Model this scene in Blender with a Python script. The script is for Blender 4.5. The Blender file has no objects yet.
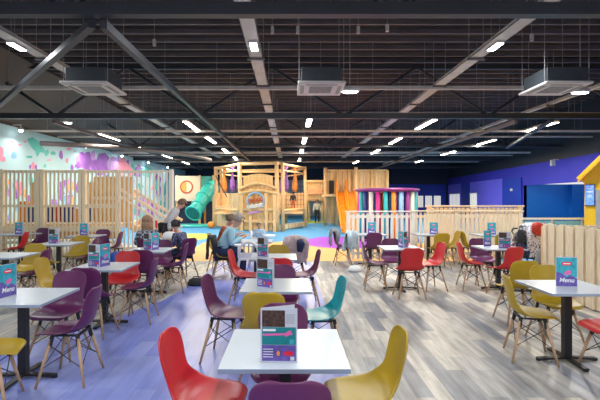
import bpy, bmesh, math, random
from mathutils import Vector, Matrix
random.seed(7)
PI = math.pi
SC = bpy.context.scene
COL = SC.collection

# ------------------------------------------------------------------ camera, world, exposure
F, CX, HY, EYE = 435.0, 290.0, 198.0, 1.65
cam = bpy.data.cameras.new('camera'); camo = bpy.data.objects.new('camera', cam); COL.objects.link(camo)
camo.location = (0, 0, EYE); camo.rotation_euler = (PI/2, 0, 0)
cam.lens = F/600*36; cam.sensor_width = 36; cam.shift_x = 10/600; cam.shift_y = -2/600
cam.clip_start = 0.05; cam.clip_end = 200
SC.camera = camo
wd = bpy.data.worlds.new('world'); SC.world = wd; wd.use_nodes = True
bg = wd.node_tree.nodes['Background']; bg.inputs[0].default_value = (0.97, 0.96, 1.0, 1); bg.inputs[1].default_value = 0.62
vs = SC.view_settings; vs.view_transform = 'Standard'; vs.look = 'None'; vs.gamma = 1; vs.use_curve_mapping = False
vs.exposure = 0.52
LAMP_W = 88.0          # watts of each linear lamp over the far half
NEAR_W = 40.0          # the cooler lamps over the front tables
STRIP_E = 14.0         # emission of the visible diffusers

# ------------------------------------------------------------------ helpers
def W(x, y, D):
    return Vector(((x-CX)*D/F, D, EYE-(y-HY)*D/F))
def tag(o, label=None, cat=None, group=None, kind=None):
    if label: o['label'] = label
    if cat: o['category'] = cat
    if group: o['group'] = group
    if kind: o['kind'] = kind
    return o
def thing(name, label, cat, loc=(0, 0, 0), rz=0, group=None):
    o = bpy.data.objects.new(name, None); COL.objects.link(o)
    o.empty_display_size = .1
    o.location = loc; o.rotation_euler = (0, 0, rz)
    return tag(o, label, cat, group)
def link(name, me, parent=None):
    o = bpy.data.objects.new(name, me); COL.objects.link(o)
    if parent: o.parent = parent
    return o
def kids(o): return [c for c in o.children]
def copy_tree(o, parent=None):
    c = o.copy(); COL.objects.link(c); c.parent = parent
    for ch in kids(o): copy_tree(ch, c)
    return c
class MB:
    def __init__(s): s.v = []; s.f = []; s.m = []
    def add(s, vs_, fs, mi=0):
        b = len(s.v); s.v += [tuple(v) for v in vs_]
        for f in fs: s.f.append([b+i for i in f]); s.m.append(mi)
        return s
    def box(s, x0, x1, y0, y1, z0, z1, mi=0):
        v = [(x0,y0,z0),(x1,y0,z0),(x1,y1,z0),(x0,y1,z0),(x0,y0,z1),(x1,y0,z1),(x1,y1,z1),(x0,y1,z1)]
        return s.add(v, [(0,3,2,1),(4,5,6,7),(0,1,5,4),(1,2,6,5),(2,3,7,6),(3,0,4,7)], mi)
    def bar(s, p0, p1, w, h, mi=0, up=(0,0,1)):
        p0 = Vector(p0); p1 = Vector(p1); d = (p1-p0).normalized(); u = Vector(up)
        if abs(d.dot(u)) > .98: u = Vector((0,1,0))
        a = d.cross(u).normalized(); b = a.cross(d).normalized()
        v = []
        for p in (p0, p1):
            for i, j in ((-1,-1),(1,-1),(1,1),(-1,1)): v.append(p + a*(w/2*i) + b*(h/2*j))
        return s.add(v, [(0,1,2,3),(7,6,5,4),(0,4,5,1),(1,5,6,2),(2,6,7,3),(3,7,4,0)], mi)
    def tube(s, p0, p1, r0, r1=None, n=8, mi=0):
        return s.path([p0, p1], [r0, r1 if r1 is not None else r0], n, mi)
    def path(s, pts, r, n=8, mi=0, closed=False):
        pts = [Vector(p) for p in pts]; k = len(pts)
        rs = r if isinstance(r, (list, tuple)) else [r]*k
        b = len(s.v); prev = None
        for i, p in enumerate(pts):
            if closed: d = pts[(i+1) % k]-pts[i-1]
            else: d = (pts[min(i+1, k-1)]-pts[max(i-1, 0)])
            d.normalize()
            u = prev if prev is not None else (Vector((0,0,1)) if abs(d.z) < .9 else Vector((1,0,0)))
            a = d.cross(u)
            if a.length < 1e-5: a = d.cross(Vector((1,.3,0)))
            a.normalize(); c = a.cross(d).normalized(); prev = c
            for j in range(n):
                t = 2*PI*j/n; s.v.append(tuple(p + a*(math.cos(t)*rs[i]) + c*(math.sin(t)*rs[i])))
        for i in range(k if closed else k-1):
            i2 = (i+1) % k
            for j in range(n):
                j2 = (j+1) % n
                s.f.append([b+i*n+j, b+i*n+j2, b+i2*n+j2, b+i2*n+j]); s.m.append(mi)
        if not closed:
            s.f.append([b+j for j in range(n)][::-1]); s.m.append(mi)
            s.f.append([b+(k-1)*n+j for j in range(n)]); s.m.append(mi)
        return s
    def prism(s, pts, vec, mi=0):
        n = len(pts); vec = Vector(vec)
        v = [Vector(p) for p in pts]; v2 = [p+vec for p in v]
        fs = [tuple(range(n))[::-1], tuple(range(n, 2*n))] + [(i, (i+1) % n, n+(i+1) % n, n+i) for i in range(n)]
        return s.add(v+v2, fs, mi)
    def lathe(s, prof, c=(0,0,0), n=16, mi=0, sx=1, sy=1):
        b = len(s.v); k = len(prof)
        for r, z in prof:
            for j in range(n):
                t = 2*PI*j/n; s.v.append((c[0]+r*sx*math.cos(t), c[1]+r*sy*math.sin(t), c[2]+z))
        for i in range(k-1):
            for j in range(n):
                j2 = (j+1) % n; s.f.append([b+i*n+j, b+i*n+j2, b+(i+1)*n+j2, b+(i+1)*n+j]); s.m.append(mi)
        s.f.append([b+j for j in range(n)][::-1]); s.m.append(mi)
        s.f.append([b+(k-1)*n+j for j in range(n)]); s.m.append(mi)
        return s
    def ball(s, c, r, n=12, mi=0, sx=1, sy=1, sz=1):
        prof = [(max(.001, r*math.sin(PI*i/(n//2+2)))if 0<i<n//2+2 else .001, -r*sz*math.cos(PI*i/(n//2+2))) for i in range(n//2+3)]
        return s.lathe(prof, c, n, mi, sx, sy)
    def mesh(s, name, mats, smooth=False):
        me = bpy.data.meshes.new(name); me.from_pydata(s.v, [], s.f)
        if not isinstance(mats, (list, tuple)): mats = [mats]
        for m in mats: me.materials.append(m)
        me.polygons.foreach_set('material_index', s.m)
        if smooth: me.polygons.foreach_set('use_smooth', [True]*len(me.polygons))
        bm = bmesh.new(); bm.from_mesh(me); bmesh.ops.recalc_face_normals(bm, faces=bm.faces); bm.to_mesh(me); bm.free()
        me.update(); return me
    def build(s, name, mats, parent=None, smooth=False, bevel=0):
        o = link(name, s.mesh(name, mats, smooth), parent)
        if bevel:
            m = o.modifiers.new('bevel', 'BEVEL'); m.width = bevel; m.segments = 2; m.limit_method = 'ANGLE'
        return o
def bake(o):
    dg = bpy.context.evaluated_depsgraph_get(); dg.update()
    me = bpy.data.meshes.new_from_object(o.evaluated_get(dg)); return me
def smooth_angle(me, flag=True):
    me.polygons.foreach_set('use_smooth', [flag]*len(me.polygons)); return me

# ------------------------------------------------------------------ materials
def mat(name, c, rough=.5, var=.12, scale=6, stretch=(1,1,1), metal=0, emit=0, bump=0, c2=None, coat=0, spec=.5):
    m = bpy.data.materials.new(name); m.use_nodes = True; nt = m.node_tree; N = nt.nodes; L = nt.links
    b = N['Principled BSDF']
    tc = N.new('ShaderNodeTexCoord'); mp = N.new('ShaderNodeMapping'); mp.inputs['Scale'].default_value = stretch
    nz = N.new('ShaderNodeTexNoise'); nz.inputs['Scale'].default_value = scale; nz.inputs['Detail'].default_value = 3
    L.new(tc.outputs['Object'], mp.inputs[0]); L.new(mp.outputs[0], nz.inputs['Vector'])
    rp = N.new('ShaderNodeValToRGB'); rp.color_ramp.elements[0].position = .3; rp.color_ramp.elements[1].position = .7
    d = c2 if c2 else tuple(max(0, x*(1-var)) for x in c)
    e = c if c2 else tuple(min(1, x*(1+var)) for x in c)
    rp.color_ramp.elements[0].color = (*d, 1); rp.color_ramp.elements[1].color = (*e, 1)
    L.new(nz.outputs['Fac'], rp.inputs[0]); L.new(rp.outputs[0], b.inputs['Base Color'])
    b.inputs['Roughness'].default_value = rough; b.inputs['Metallic'].default_value = metal
    b.inputs['Specular IOR Level'].default_value = spec
    if coat: b.inputs['Coat Weight'].default_value = coat
    if emit:
        L.new(rp.outputs[0], b.inputs['Emission Color']); b.inputs['Emission Strength'].default_value = emit
    if bump:
        bp = N.new('ShaderNodeBump'); bp.inputs['Strength'].default_value = bump; bp.inputs['Distance'].default_value = .01
        L.new(nz.outputs['Fac'], bp.inputs['Height']); L.new(bp.outputs[0], b.inputs['Normal'])
    return m
def planks(name, ca, cb, mortar, rough, w=1.25, h=.19, streak=.25, c3=None):
    m = bpy.data.materials.new(name); m.use_nodes = True; nt = m.node_tree; N = nt.nodes; L = nt.links
    b = N['Principled BSDF']; tc = N.new('ShaderNodeTexCoord')
    sep = N.new('ShaderNodeSeparateXYZ'); cmb = N.new('ShaderNodeCombineXYZ')
    L.new(tc.outputs['Object'], sep.inputs[0]); L.new(sep.outputs[1], cmb.inputs[0]); L.new(sep.outputs[0], cmb.inputs[1])
    br = N.new('ShaderNodeTexBrick'); br.inputs['Scale'].default_value = 1; br.inputs['Brick Width'].default_value = w
    br.inputs['Row Height'].default_value = h; br.inputs['Mortar Size'].default_value = .002; br.offset = .37
    br.inputs['Color1'].default_value = (*ca, 1); br.inputs['Color2'].default_value = (*cb, 1); br.inputs['Mortar'].default_value = (*mortar, 1)
    L.new(cmb.outputs[0], br.inputs['Vector'])
    mp = N.new('ShaderNodeMapping'); mp.inputs['Scale'].default_value = (9, 1.1, 1); L.new(tc.outputs['Object'], mp.inputs[0])
    nz = N.new('ShaderNodeTexNoise'); nz.inputs['Scale'].default_value = 1.6; nz.inputs['Detail'].default_value = 5; L.new(mp.outputs[0], nz.inputs['Vector'])
    rp = N.new('ShaderNodeValToRGB'); rp.color_ramp.elements[0].position = .3; rp.color_ramp.elements[1].position = .7
    rp.color_ramp.elements[0].color = (1-streak, 1-streak, 1-streak, 1); rp.color_ramp.elements[1].color = (1+streak*.5, 1+streak*.5, 1+streak*.5, 1)
    mx = N.new('ShaderNodeMix'); mx.data_type = 'RGBA'; mx.blend_type = 'MULTIPLY'; mx.inputs['Factor'].default_value = 1
    L.new(nz.outputs['Fac'], rp.inputs[0]); L.new(br.outputs['Color'], mx.inputs[6]); L.new(rp.outputs[0], mx.inputs[7])
    L.new(mx.outputs[2], b.inputs['Base Color']); b.inputs['Roughness'].default_value = rough
    return m
def cells(name, base, spots, scale, rough=.8):
    m = bpy.data.materials.new(name); m.use_nodes = True; nt = m.node_tree; N = nt.nodes; L = nt.links
    b = N['Principled BSDF']; tc = N.new('ShaderNodeTexCoord'); vo = N.new('ShaderNodeTexVoronoi'); vo.inputs['Scale'].default_value = scale
    L.new(tc.outputs['Object'], vo.inputs['Vector'])
    rp = N.new('ShaderNodeValToRGB'); rp.color_ramp.interpolation = 'CONSTANT'
    rp.color_ramp.elements[0].color = (*spots, 1); rp.color_ramp.elements[1].position = .36; rp.color_ramp.elements[1].color = (*base, 1)
    L.new(vo.outputs['Distance'], rp.inputs[0]); L.new(rp.outputs[0], b.inputs['Base Color']); b.inputs['Roughness'].default_value = rough
    return m
def plaid(name, a, c, scale):
    m = bpy.data.materials.new(name); m.use_nodes = True; nt = m.node_tree; N = nt.nodes; L = nt.links
    b = N['Principled BSDF']; tc = N.new('ShaderNodeTexCoord'); ck = N.new('ShaderNodeTexChecker'); ck.inputs['Scale'].default_value = scale
    ck.inputs[1].default_value = (*a, 1); ck.inputs[2].default_value = (*c, 1); L.new(tc.outputs['Object'], ck.inputs[0])
    L.new(ck.outputs[0], b.inputs['Base Color']); b.inputs['Roughness'].default_value = .9; return m

PUR = (.125, .018, .09); RED = (.60, .022, .028); YEL = (.47, .31, .016); TEAL = (.01, .36, .40)
M = dict(
    purple=mat('purple plastic', PUR, .38, .06), red=mat('red plastic', RED, .38, .06), yellow=mat('mustard plastic', YEL, .4, .06),
    teal=mat('teal plastic', TEAL, .35, .06),
    beech=mat('beech legs', (.52, .33, .19), .5, .15, 5, (20, 20, 1.5)), black=mat('black metal', (.012, .012, .014), .45, .1),
    white=mat('white laminate', (.57, .625, .67), .28, .03, 3), edge=mat('grey table edging', (.30, .36, .46), .4, .05),
    pine=mat('pine slats', (.90, .73, .51), .55, .16, 5, (14, 14, 1.0)),
    pine_pale=mat('pale birch slats', (.86, .80, .70), .55, .12, 5, (14, 14, 1.0)),
    pine_x=mat('pine rails', (.90, .73, .50), .55, .14, 5, (1.2, 14, 14)),
    ply=mat('orange plywood', (.80, .52, .22), .5, .10, 3, (4, 4, .8)),
    log=mat('golden timber', (.82, .53, .25), .5, .14, 4, (6, 6, 1)),
    log_d=mat('golden boards', (.82, .58, .31), .55, .18, 5, (9, 9, .7)),
    steel=mat('painted dark steel', (.030, .034, .045), .45, .12, 2), deck=mat('dark roof deck', (.026, .023, .029), .65, .15, 1.2),
    purlin=mat('galvanised purlin', (.135, .115, .12), .5, .15, 2), galv=mat('galvanised tray', (.55, .52, .49), .5, .12, 3),
    soffit=mat('taupe boarding', (.10, .078, .066), .7, .1, .8), rod=mat('steel rod', (.36, .34, .35), .4, .1, metal=.4),
    acw=mat('off white cassette', (.62, .60, .58), .5, .04), acd=mat('dark cassette body', (.045, .055, .065), .5, .1), grille=mat('grey grille', (.30, .30, .30), .6, .2, 30),
    blue=mat('royal blue wall', (.040, .038, .52), .6, .06, .8), blued=mat('deep blue wall and shaded face', (.010, .045, .46), .6, .06, .8),
    blueb=mat('azure blue wall', (.002, .14, .50), .55, .06, .8), lilac=mat('blue wall lit tone', (.15, .14, .92), .6, .06, .8),
    dark=mat('dark back wall', (.02, .035, .07), .8, .1), muralb=mat('mural pale aqua ground', (.52, .74, .78), .7, .05, .5),
    m_teal=mat('mural teal', (.12, .55, .50), .7, .15, 3), m_pink=mat('mural pink', (.85, .30, .42), .7, .12, 3), m_pur=mat('mural purple', (.36, .13, .55), .7, .2, 2),
    m_lil=mat('mural lilac', (.55, .30, .68), .7, .15, 2), m_or=mat('mural orange', (.92, .45, .22), .7, .1, 2), m_blu=mat('mural blue', (.25, .50, .80), .7, .1, 2),
    rub_b=mat('blue rubber', (.06, .30, .62), .6, .10, 3), rub_y=mat('sand rubber', (.74, .42, .15), .65, .06, 3), rub_p=mat('violet rubber', (.34, .05, .60), .6, .06, 3),
    rub_g=mat('lime rubber', (.42, .56, .06), .65, .06, 3),
    slide=mat('teal slide plastic', (.05, .52, .46), .3, .06), orange=mat('orange slide', (.86, .26, .010), .35, .06), cream=mat('cream board', (.78, .66, .48), .6, .05),
    ring=mat('brick red ring', (.55, .10, .03), .5, .1), rpan=mat('orange pane', (.88, .38, .08), .5, .05),
    mag=mat('magenta foam', (.60, .03, .30), .5, .06), tq=mat('turquoise foam', (.03, .45, .52), .5, .06), nv=mat('navy foam', (.02, .04, .22), .5, .06),
    wh=mat('white foam', (.80, .80, .76), .5, .05), plum=mat('plum roof', (.24, .03, .24), .5, .06), orf=mat('orange foam', (.85, .28, .04), .5, .06), redf=mat('red foam', (.60, .05, .03), .5, .08),
    house=mat('sunflower paint', (.90, .56, .02), .5, .04), housed=mat('ochre paint', (.78, .40, .02), .5, .05), shut=mat('grey shutter', (.35, .38, .40), .5, .08),
    glass=None, screen=mat('blue screen', (.08, .20, .75), .3, .35, 14, emit=.9), door=mat('white door with added glow', (.90, .90, .84), .5, .08, emit=.35),  # door panels are no lamps; their glow is added to look brighter
    skin=mat('skin', (.62, .36, .26), .55, .06), hair_b=mat('brown hair', (.16, .09, .055), .6, .3, 40), hair_g=mat('grey brown hair', (.28, .23, .19), .6, .3, 40),
    hair_k=mat('black hair', (.012, .010, .012), .5, .2, 40), hair_l2=mat('light brown hair', (.27, .15, .08), .6, .35, 40), hair_l=mat('fair hair', (.55, .38, .2), .6, .2, 40),
    jumper=mat('pale blue jumper', (.32, .52, .60), .9, .08, 25), rust=mat('rust top', (.32, .07, .035), .9, .1, 25), navy=mat('navy denim', (.015, .025, .075), .85, .15, 25),
    greyc=mat('pale grey hoodie', (.50, .49, .52), .9, .08, 20), babyb=mat('pale blue romper', (.40, .58, .75), .9, .08, 20), dkc=mat('charcoal cloth', (.03, .03, .035), .9, .15, 20),
    coatg=mat('mauve grey coat', (.46, .36, .36), .95, .15, 20, bump=.4), coatw=mat('pale grey blue coat', (.45, .55, .60), .95, .2, 14, bump=.4), coatd=mat('grey coat', (.24, .25, .26), .95, .15, 18, bump=.4),
    bagb=mat('bright blue bag', (.015, .09, .45), .5, .15, 10), bagw=mat('white bag', (.78, .80, .78), .6, .08, 10), yeltop=mat('cream shirt', (.78, .74, .55), .85, .06), hc=mat('white high chair plastic', (.80, .81, .83), .35, .03),
    floral=cells('navy floral cloth', (.02, .035, .11), (.30, .25, .30), 34), buggy=cells('white and navy print', (.72, .70, .72), (.05, .05, .14), 26),
    plaid=plaid('navy and white plaid', (.03, .035, .06), (.36, .37, .40), 22),
    card=mat('white card', (.62, .66, .74), .35, .02), c_teal=mat('card turquoise', (.07, .50, .60), .4, .25, 22, c2=(.01, .30, .42)), c_pur=mat('card violet', (.13, .09, .38), .4, .3, 25), c_green=mat('card sea green', (.008, .24, .27), .4, .12, 20),
    c_dark=mat('card food photograph', (.07, .035, .025), .4, .7, 60), c_red=mat('card red', (.80, .02, .06), .4, .1), c_pink=mat('card pink', (.80, .15, .45), .4, .1), c_white=mat('card white lettering', (.90, .92, .95), .4, .02),
    c_or=mat('card orange', (.85, .30, .06), .4, .1),
    lampw=mat('neutral diffuser', (.88, .96, 1.0), .5, .01, emit=STRIP_E), lampy=mat('warm diffuser', (1.0, .93, .80), .5, .01, emit=STRIP_E),
    net=mat('dark net cord', (.03, .03, .04), .7, .1), shoe=mat('dark shoes', (.02, .02, .02), .5, .1),
    floor=planks('grey washed plank floor', (.71, .65, .55), (.23, .245, .28), (.18, .17, .17), .38, .9, .15, .42),
    lane=planks('blue lilac plank floor', (.31, .36, .72), (.17, .22, .64), (.14, .17, .52), .33, 1.25, .19, .14),
)
g = bpy.data.materials.new('teal tinted glass'); g.use_nodes = True
gb = g.node_tree.nodes['Principled BSDF']; gb.inputs['Base Color'].default_value = (.35, .80, .82, 1); gb.inputs['Roughness'].default_value = .05; gb.inputs['Alpha'].default_value = .35
M['glass'] = g

# ------------------------------------------------------------------ setting
XL, YB, ZC, ZT = -9.6, 40.0, 5.75, 4.11
fl = MB().box(-12, 18, -4, YB, -.08, 0).build('floor', M['floor']); tag(fl, kind='structure')
def slab(name, pts, z, m):
    s = tag(MB().prism([(x, y, z) for x, y in pts], (0, 0, .0015)).build(name, m, fl), kind='structure'); return s
lane_pts = [(-4.2, -1), (-3.6, 3.2), (-3.1, 4.6), (-2.5, 5.7), (-2.05, 7.0), (-1.85, 8.6), (-1.85, 11.2), (.53, 11.2), (.54, 6), (.54, -1)]
slab('floor_lane', lane_pts[::-1], .0005, M['lane'])
YE = 11.25
blobb = [(-3.6, YE), (18, YE), (18, YB), (-9.5, YB), (-9.5, 20), (-3.6, 13)]
slab('floor_rubber', blobb, .0005, M['rub_b'])
def blob(pts): return [(W(x, y, 1.65*F/(y-HY)).x, 1.65*F/(y-HY)) for x, y in pts]
slab('floor_rubber_sand', blob([(172, 261.5), (500, 261.5), (500, 242), (420, 243), (349, 244), (325, 245), (300, 243), (282, 241.5), (268, 243), (252, 247), (236, 244), (214, 241), (203, 243), (196, 247), (186, 249)]), .0025, M['rub_y'])
slab('floor_rubber_violet', blob([(303, 242), (309, 239), (320, 237), (352, 237), (380, 238), (400, 244), (370, 248), (340, 249), (318, 247), (306, 245)]), .0045, M['rub_p'])
slab('floor_rubber_green', blob([(160, 236), (180, 233.6), (205, 233.6), (214, 235.5), (206, 239), (190, 241.4), (165, 242)]), .0045, M['rub_g'])
slab('floor_rubber_green', blob([(302, 223.6), (328, 222.8), (326, 221), (305, 221)]), .0025, M['rub_g'])

# ceiling deck, corrugated across the hall
cd = MB(); pts = []; y = -4
while y < YB+.3:
    pts += [(y, ZC), (y+.16, ZC), (y+.2, ZC+.06), (y+.36, ZC+.06)]; y += .4
for i in range(len(pts)-1):
    a, b_ = pts[i], pts[i+1]
    cd.add([(-12, a[0], a[1]), (18, a[0], a[1]), (18, b_[0], b_[1]), (-12, b_[0], b_[1])], [(0, 1, 2, 3)])
ceil = tag(cd.build('ceiling', M['deck']), kind='structure')
ceil.modifiers.new('thick', 'SOLIDIFY').thickness = -.04
y = 1.0; 
while y < YB:
    pb = MB().box(-12, 18, y, y+.03, ZC-.11, ZC-.002).box(-12, 18, y, y+.075, ZC-.115, ZC-.105)
    tag(pb.build('purlin', M['purlin'], ceil), kind='structure'); y += .56
tag(MB().prism([(XL, -4, ZT+.08), (XL+2.2, -4, ZC-.24), (XL+2.2, -4, ZC-.20), (XL-.06, -4, ZT+.14)], (0, YB+4, 0)).build('ceiling_slope', M['soffit']), kind='structure')

wl = tag(MB().box(XL-.2, XL, -4, YB, 0, ZT+.1).build('wall_left', M['muralb']), kind='structure')
tag(MB().box(XL, XL+.05, -4, YB, ZT+.02, ZT+.12).build('trim_left_wall_head', M['soffit'], wl), kind='structure')
wb = tag(MB().box(XL-.2, 18, YB, YB+.2, 0, ZC+.1).build('wall_back', M['dark']), kind='structure')
def rwx(D): return 12.05+.108*(D-16.9)
wr = MB()
def rw_seg(mb, d0, d1, z0, z1, t=.2, off=0, mi=0):
    mb.prism([(rwx(d0)-off, d0, z0), (rwx(d1)-off, d1, z0), (rwx(d1)-off, d1, z1), (rwx(d0)-off, d0, z1)], (t, 0, 0), mi)
rw_seg(wr, -4, 18.0, 0, 3.42); rw_seg(wr, 18.0, 23.9, 2.34, 3.42); rw_seg(wr, 23.9, YB, 0, 3.42)
wro = tag(wr.build('wall_right', M['blue']), kind='structure')
up = MB(); rw_seg(up, -4, YB, 3.42, ZC); tag(up.build('wall_right_upper', M['steel'], wro), kind='structure')
rc = MB(); rc.box(12.85, 15.3, 23.9, 24.1, 0, 2.4); tag(rc.build('wall_alcove_left', M['blueb'], wro), kind='structure')
tag(MB().box(15.3, 17, 23.6, 24.1, 0, 2.4).box(15.2, 17, 17.8, 18, 0, 2.4).box(17, 17.2, 17.8, 24.1, 0, 2.4).build('wall_alcove', M['blueb'], wro), kind='structure')
pl_ = MB(); rw_seg(pl_, 24.0, 26.7, 0, 2.78, .06, .08); tag(pl_.build('wall_panel_shaded', M['blued'], wro), kind='structure')  # darker blue paints in the shade on faces of the stepped wall
pl_ = MB(); rw_seg(pl_, 26.75, 33.3, 0, 2.85, .04, .05); tag(pl_.build('wall_panel_lit', M['lilac'], wro), kind='structure')  # paler blue paints in the light on the wall's lit faces
pl_ = MB(); rw_seg(pl_, 33.4, 35.6, 0, 2.8, .06, .08); tag(pl_.build('wall_panel_shaded', M['blued'], wro), kind='structure')
pl_ = MB(); rw_seg(pl_, 35.7, 39.9, 0, 2.85, .04, .05); tag(pl_.build('wall_panel_lit', M['lilac'], wro), kind='structure')
# bluish far corner: windows
n = 1
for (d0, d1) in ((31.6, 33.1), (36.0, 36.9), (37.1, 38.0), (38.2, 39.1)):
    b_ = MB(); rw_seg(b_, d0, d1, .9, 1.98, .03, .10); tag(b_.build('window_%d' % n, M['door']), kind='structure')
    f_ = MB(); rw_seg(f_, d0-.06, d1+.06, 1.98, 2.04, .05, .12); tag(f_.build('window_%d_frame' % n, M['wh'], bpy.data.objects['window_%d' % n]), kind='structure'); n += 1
tag(MB().box(6.0, 14.3, YB-.1, YB-.002, 0, 2.9).build('wall_back_panel', M['blued'], wb), kind='structure')
tag(MB().box(-9.5, 5.9, YB-.1, YB-.002, 0, 3.3).build('wall_back_panel', mat('pale blue grey wall', (.25, .36, .44), .7, .08, .6), wb), kind='structure')
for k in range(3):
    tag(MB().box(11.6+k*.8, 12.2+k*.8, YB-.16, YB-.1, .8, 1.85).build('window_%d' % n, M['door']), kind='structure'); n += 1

# mural shapes painted on the left wall
def wallpt(x, y):      # point of the left wall seen at a given place in the photo
    D = (XL+.004)*F/(x-CX); return Vector((XL+.004, D, EYE-(y-HY)*D/F))
def blotch(x, y, rx, ry, m, k=9, jag=.25, name='mural_shape'):
    pts = []
    for i in range(k):
        t = 2*PI*i/k; r = 1+random.uniform(-jag, jag); pts.append(wallpt(x+rx*r*math.cos(t), y+ry*r*math.sin(t)))
    return pts, m
mur = {}
def addm(pts, m): mur.setdefault(m, MB()).prism(pts, (.004+.002*random.random(), 0, 0))
# shark: body, fin, tail
addm([wallpt(*p) for p in ((27, 139), (33, 137), (38, 141), (42, 146), (46, 151), (48, 149), (49, 153), (46, 157), (44, 153), (40, 152), (37, 157), (35, 151), (31, 147))], 'm_teal')
for (x, y, rx, ry, m) in ((14, 155, 3.2, 4, 'm_blu'), (1, 152, 3, 5, 'm_pink'), (2, 159, 4, 3, 'm_pink'), (29, 157, 3.5, 1.6, 'm_teal'), (61, 155, 2, 4.2, 'm_pur'), (67, 160.5, 1.6, 2.4, 'm_pink'),
                          (69, 149, 2.6, 1.3, 'm_pink'), (12, 141, 2.2, 1, 'm_pink'), (20, 145, 2, 1, 'm_pink'), (25, 141.5, 1.5, .8, 'm_pink'), (49, 160, 3, .8, 'm_pink'), (33, 166, 1.6, 3.5, 'm_pink'),
                          (30, 167, 1.2, 2.6, 'm_pur'), (36, 167, 1.3, 3, 'm_pur'), (53, 153, 3, 2, 'm_teal'), (75, 151.5, 1, .7, 'm_pink'), (45, 166, 1.2, 2, 'm_teal'), (72, 167, 1.4, 3, 'm_pur')):
    addm(blotch(x, y, rx, ry, m)[0], m)
for (x, y, rx, ry, m) in ((88, 162, 9, 9, 'm_lil'), (100, 164, 9, 9, 'm_pur'), (114, 166, 9, 7, 'm_lil'), (126, 168, 8, 7, 'm_pink'), (137, 171, 7, 5, 'm_pur'), (147, 172, 6, 5, 'm_teal'), (83, 160, 4, 8, 'm_pur'), (87, 163, 5, 9, 'm_pur'), (93, 160, 3, 7, 'm_lil'), (91, 167, 6, 4, 'm_or'), (99, 165, 5, 5, 'm_pur'), (105, 163, 3, 6, 'm_teal'),
                          (111, 164, 3, 6, 'm_lil'), (117, 164, 3, 8, 'm_pur'), (122, 165, 3, 8, 'm_pink'), (127, 166, 3, 6, 'm_pur'), (78, 166, 3, 4, 'm_pur'), (132, 170, 3, 5, 'm_teal'), (138, 172, 3, 6, 'm_lil')):
    addm(blotch(x, y, rx, ry, m, 11, .45)[0], m)
for i in range(130):     # reef lower down, behind the fences
    x = random.uniform(-20, 166); y = random.uniform(178, 214) if x > 60 else random.uniform(180, 225)
    m = random.choice(['m_pur', 'm_teal', 'm_pink', 'm_lil', 'm_pur', 'm_teal', 'm_blu', 'm_or'])
    addm(blotch(x, y, random.uniform(1.5, 3.5), random.uniform(3, 8), m, 9, .35)[0], m)
for m, mb in mur.items():
    tag(mb.build('mural', M[m], wl), kind='structure')

# ------------------------------------------------------------------ roof trusses
def truss(Y, xs, label):
    t = thing('roof_truss', label, 'truss', (0, Y, 0), 0, 'steel roof trusses across the hall')
    MB().box(-10.5, 14, -.07, .07, ZT-.155, ZT).build('bottom_chord', M['steel'], t)
    MB().box(-10.5, 14, -.06, .06, ZC-.36, ZC-.215).build('top_chord', M['steel'], t)
    for i in range(-3, 4):
        xb = xs+i*4.2
        if xb-2.1 > -10.4: MB().tube((xb, 0, ZT-.08), (xb-2.1, 0, ZC-.3), .045, n=8).build('web', M['steel'], t)
        if xb+2.1 < 13.9: MB().tube((xb, 0, ZT-.08), (xb+2.1, 0, ZC-.3), .045, n=8).build('web', M['steel'], t)
    return t
for i, (Y, lb) in enumerate(((5.52, 'dark steel roof truss nearest the viewer, at the top edge of the picture'), (12.65, 'dark steel roof truss second from the front, behind the air conditioning cassettes'),
        (19.7, 'dark steel roof truss third from the front, ahead of the timber play tower'), (26.7, 'dark steel roof truss fourth from the front, over the timber play tower'), (33.7, 'dark steel roof truss farthest back near the rear wall'))):
    truss(Y, -2.62+(.0 if i else -.25), lb)
# plan bracing and longitudinal beams at chord level
def beam(p0, p1, w, h, name, label, cat, m='steel', group=None):
    o = MB().bar(p0, p1, w, h).build(name, M[m]); return tag(o, label, cat, group)
ZL = ZT-.225
beam((-2.55, 5.6, ZL), (-8.95, 12.6, ZL), .10, .09, 'diagonal_brace', 'dark steel diagonal brace running back and left from the nearest truss', 'brace')
beam((-2.4, 5.6, ZL), (-2.4, 36, ZL), .09, .11, 'tie_beam', 'dark steel tie beam running from the nearest truss to the back left of centre', 'beam')
beam((7.6, 12.6, ZL+.02), (9.8, 19.7, ZL+.02), .1, .08, 'diagonal_brace', 'dark steel diagonal brace high at the far right beyond the second truss', 'brace')
for (x, y0, y1, lb) in ((-6.9, 12.7, 34, 'dark steel tie beam above the slatted play fence'), (6.6, 12.7, 34, 'dark steel tie beam above the blue wall side')):
    beam((x, y0, ZL), (x, y1, ZL), .09, .1, 'tie_beam', lb, 'beam', 'purlin')
# curved duct arc in the left distance
ap = [(-9.2+5.2*math.sin(t), 16.0+4.5*(1-math.cos(t))+t*1.5, 3.66-.05*t) for t in [i*.16 for i in range(10)]]
tag(MB().path(ap, .09, 8).build('curved_pipe', M['purlin'], smooth=True), 'long grey pipe curving high over the left play fence', 'pipe')

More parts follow.
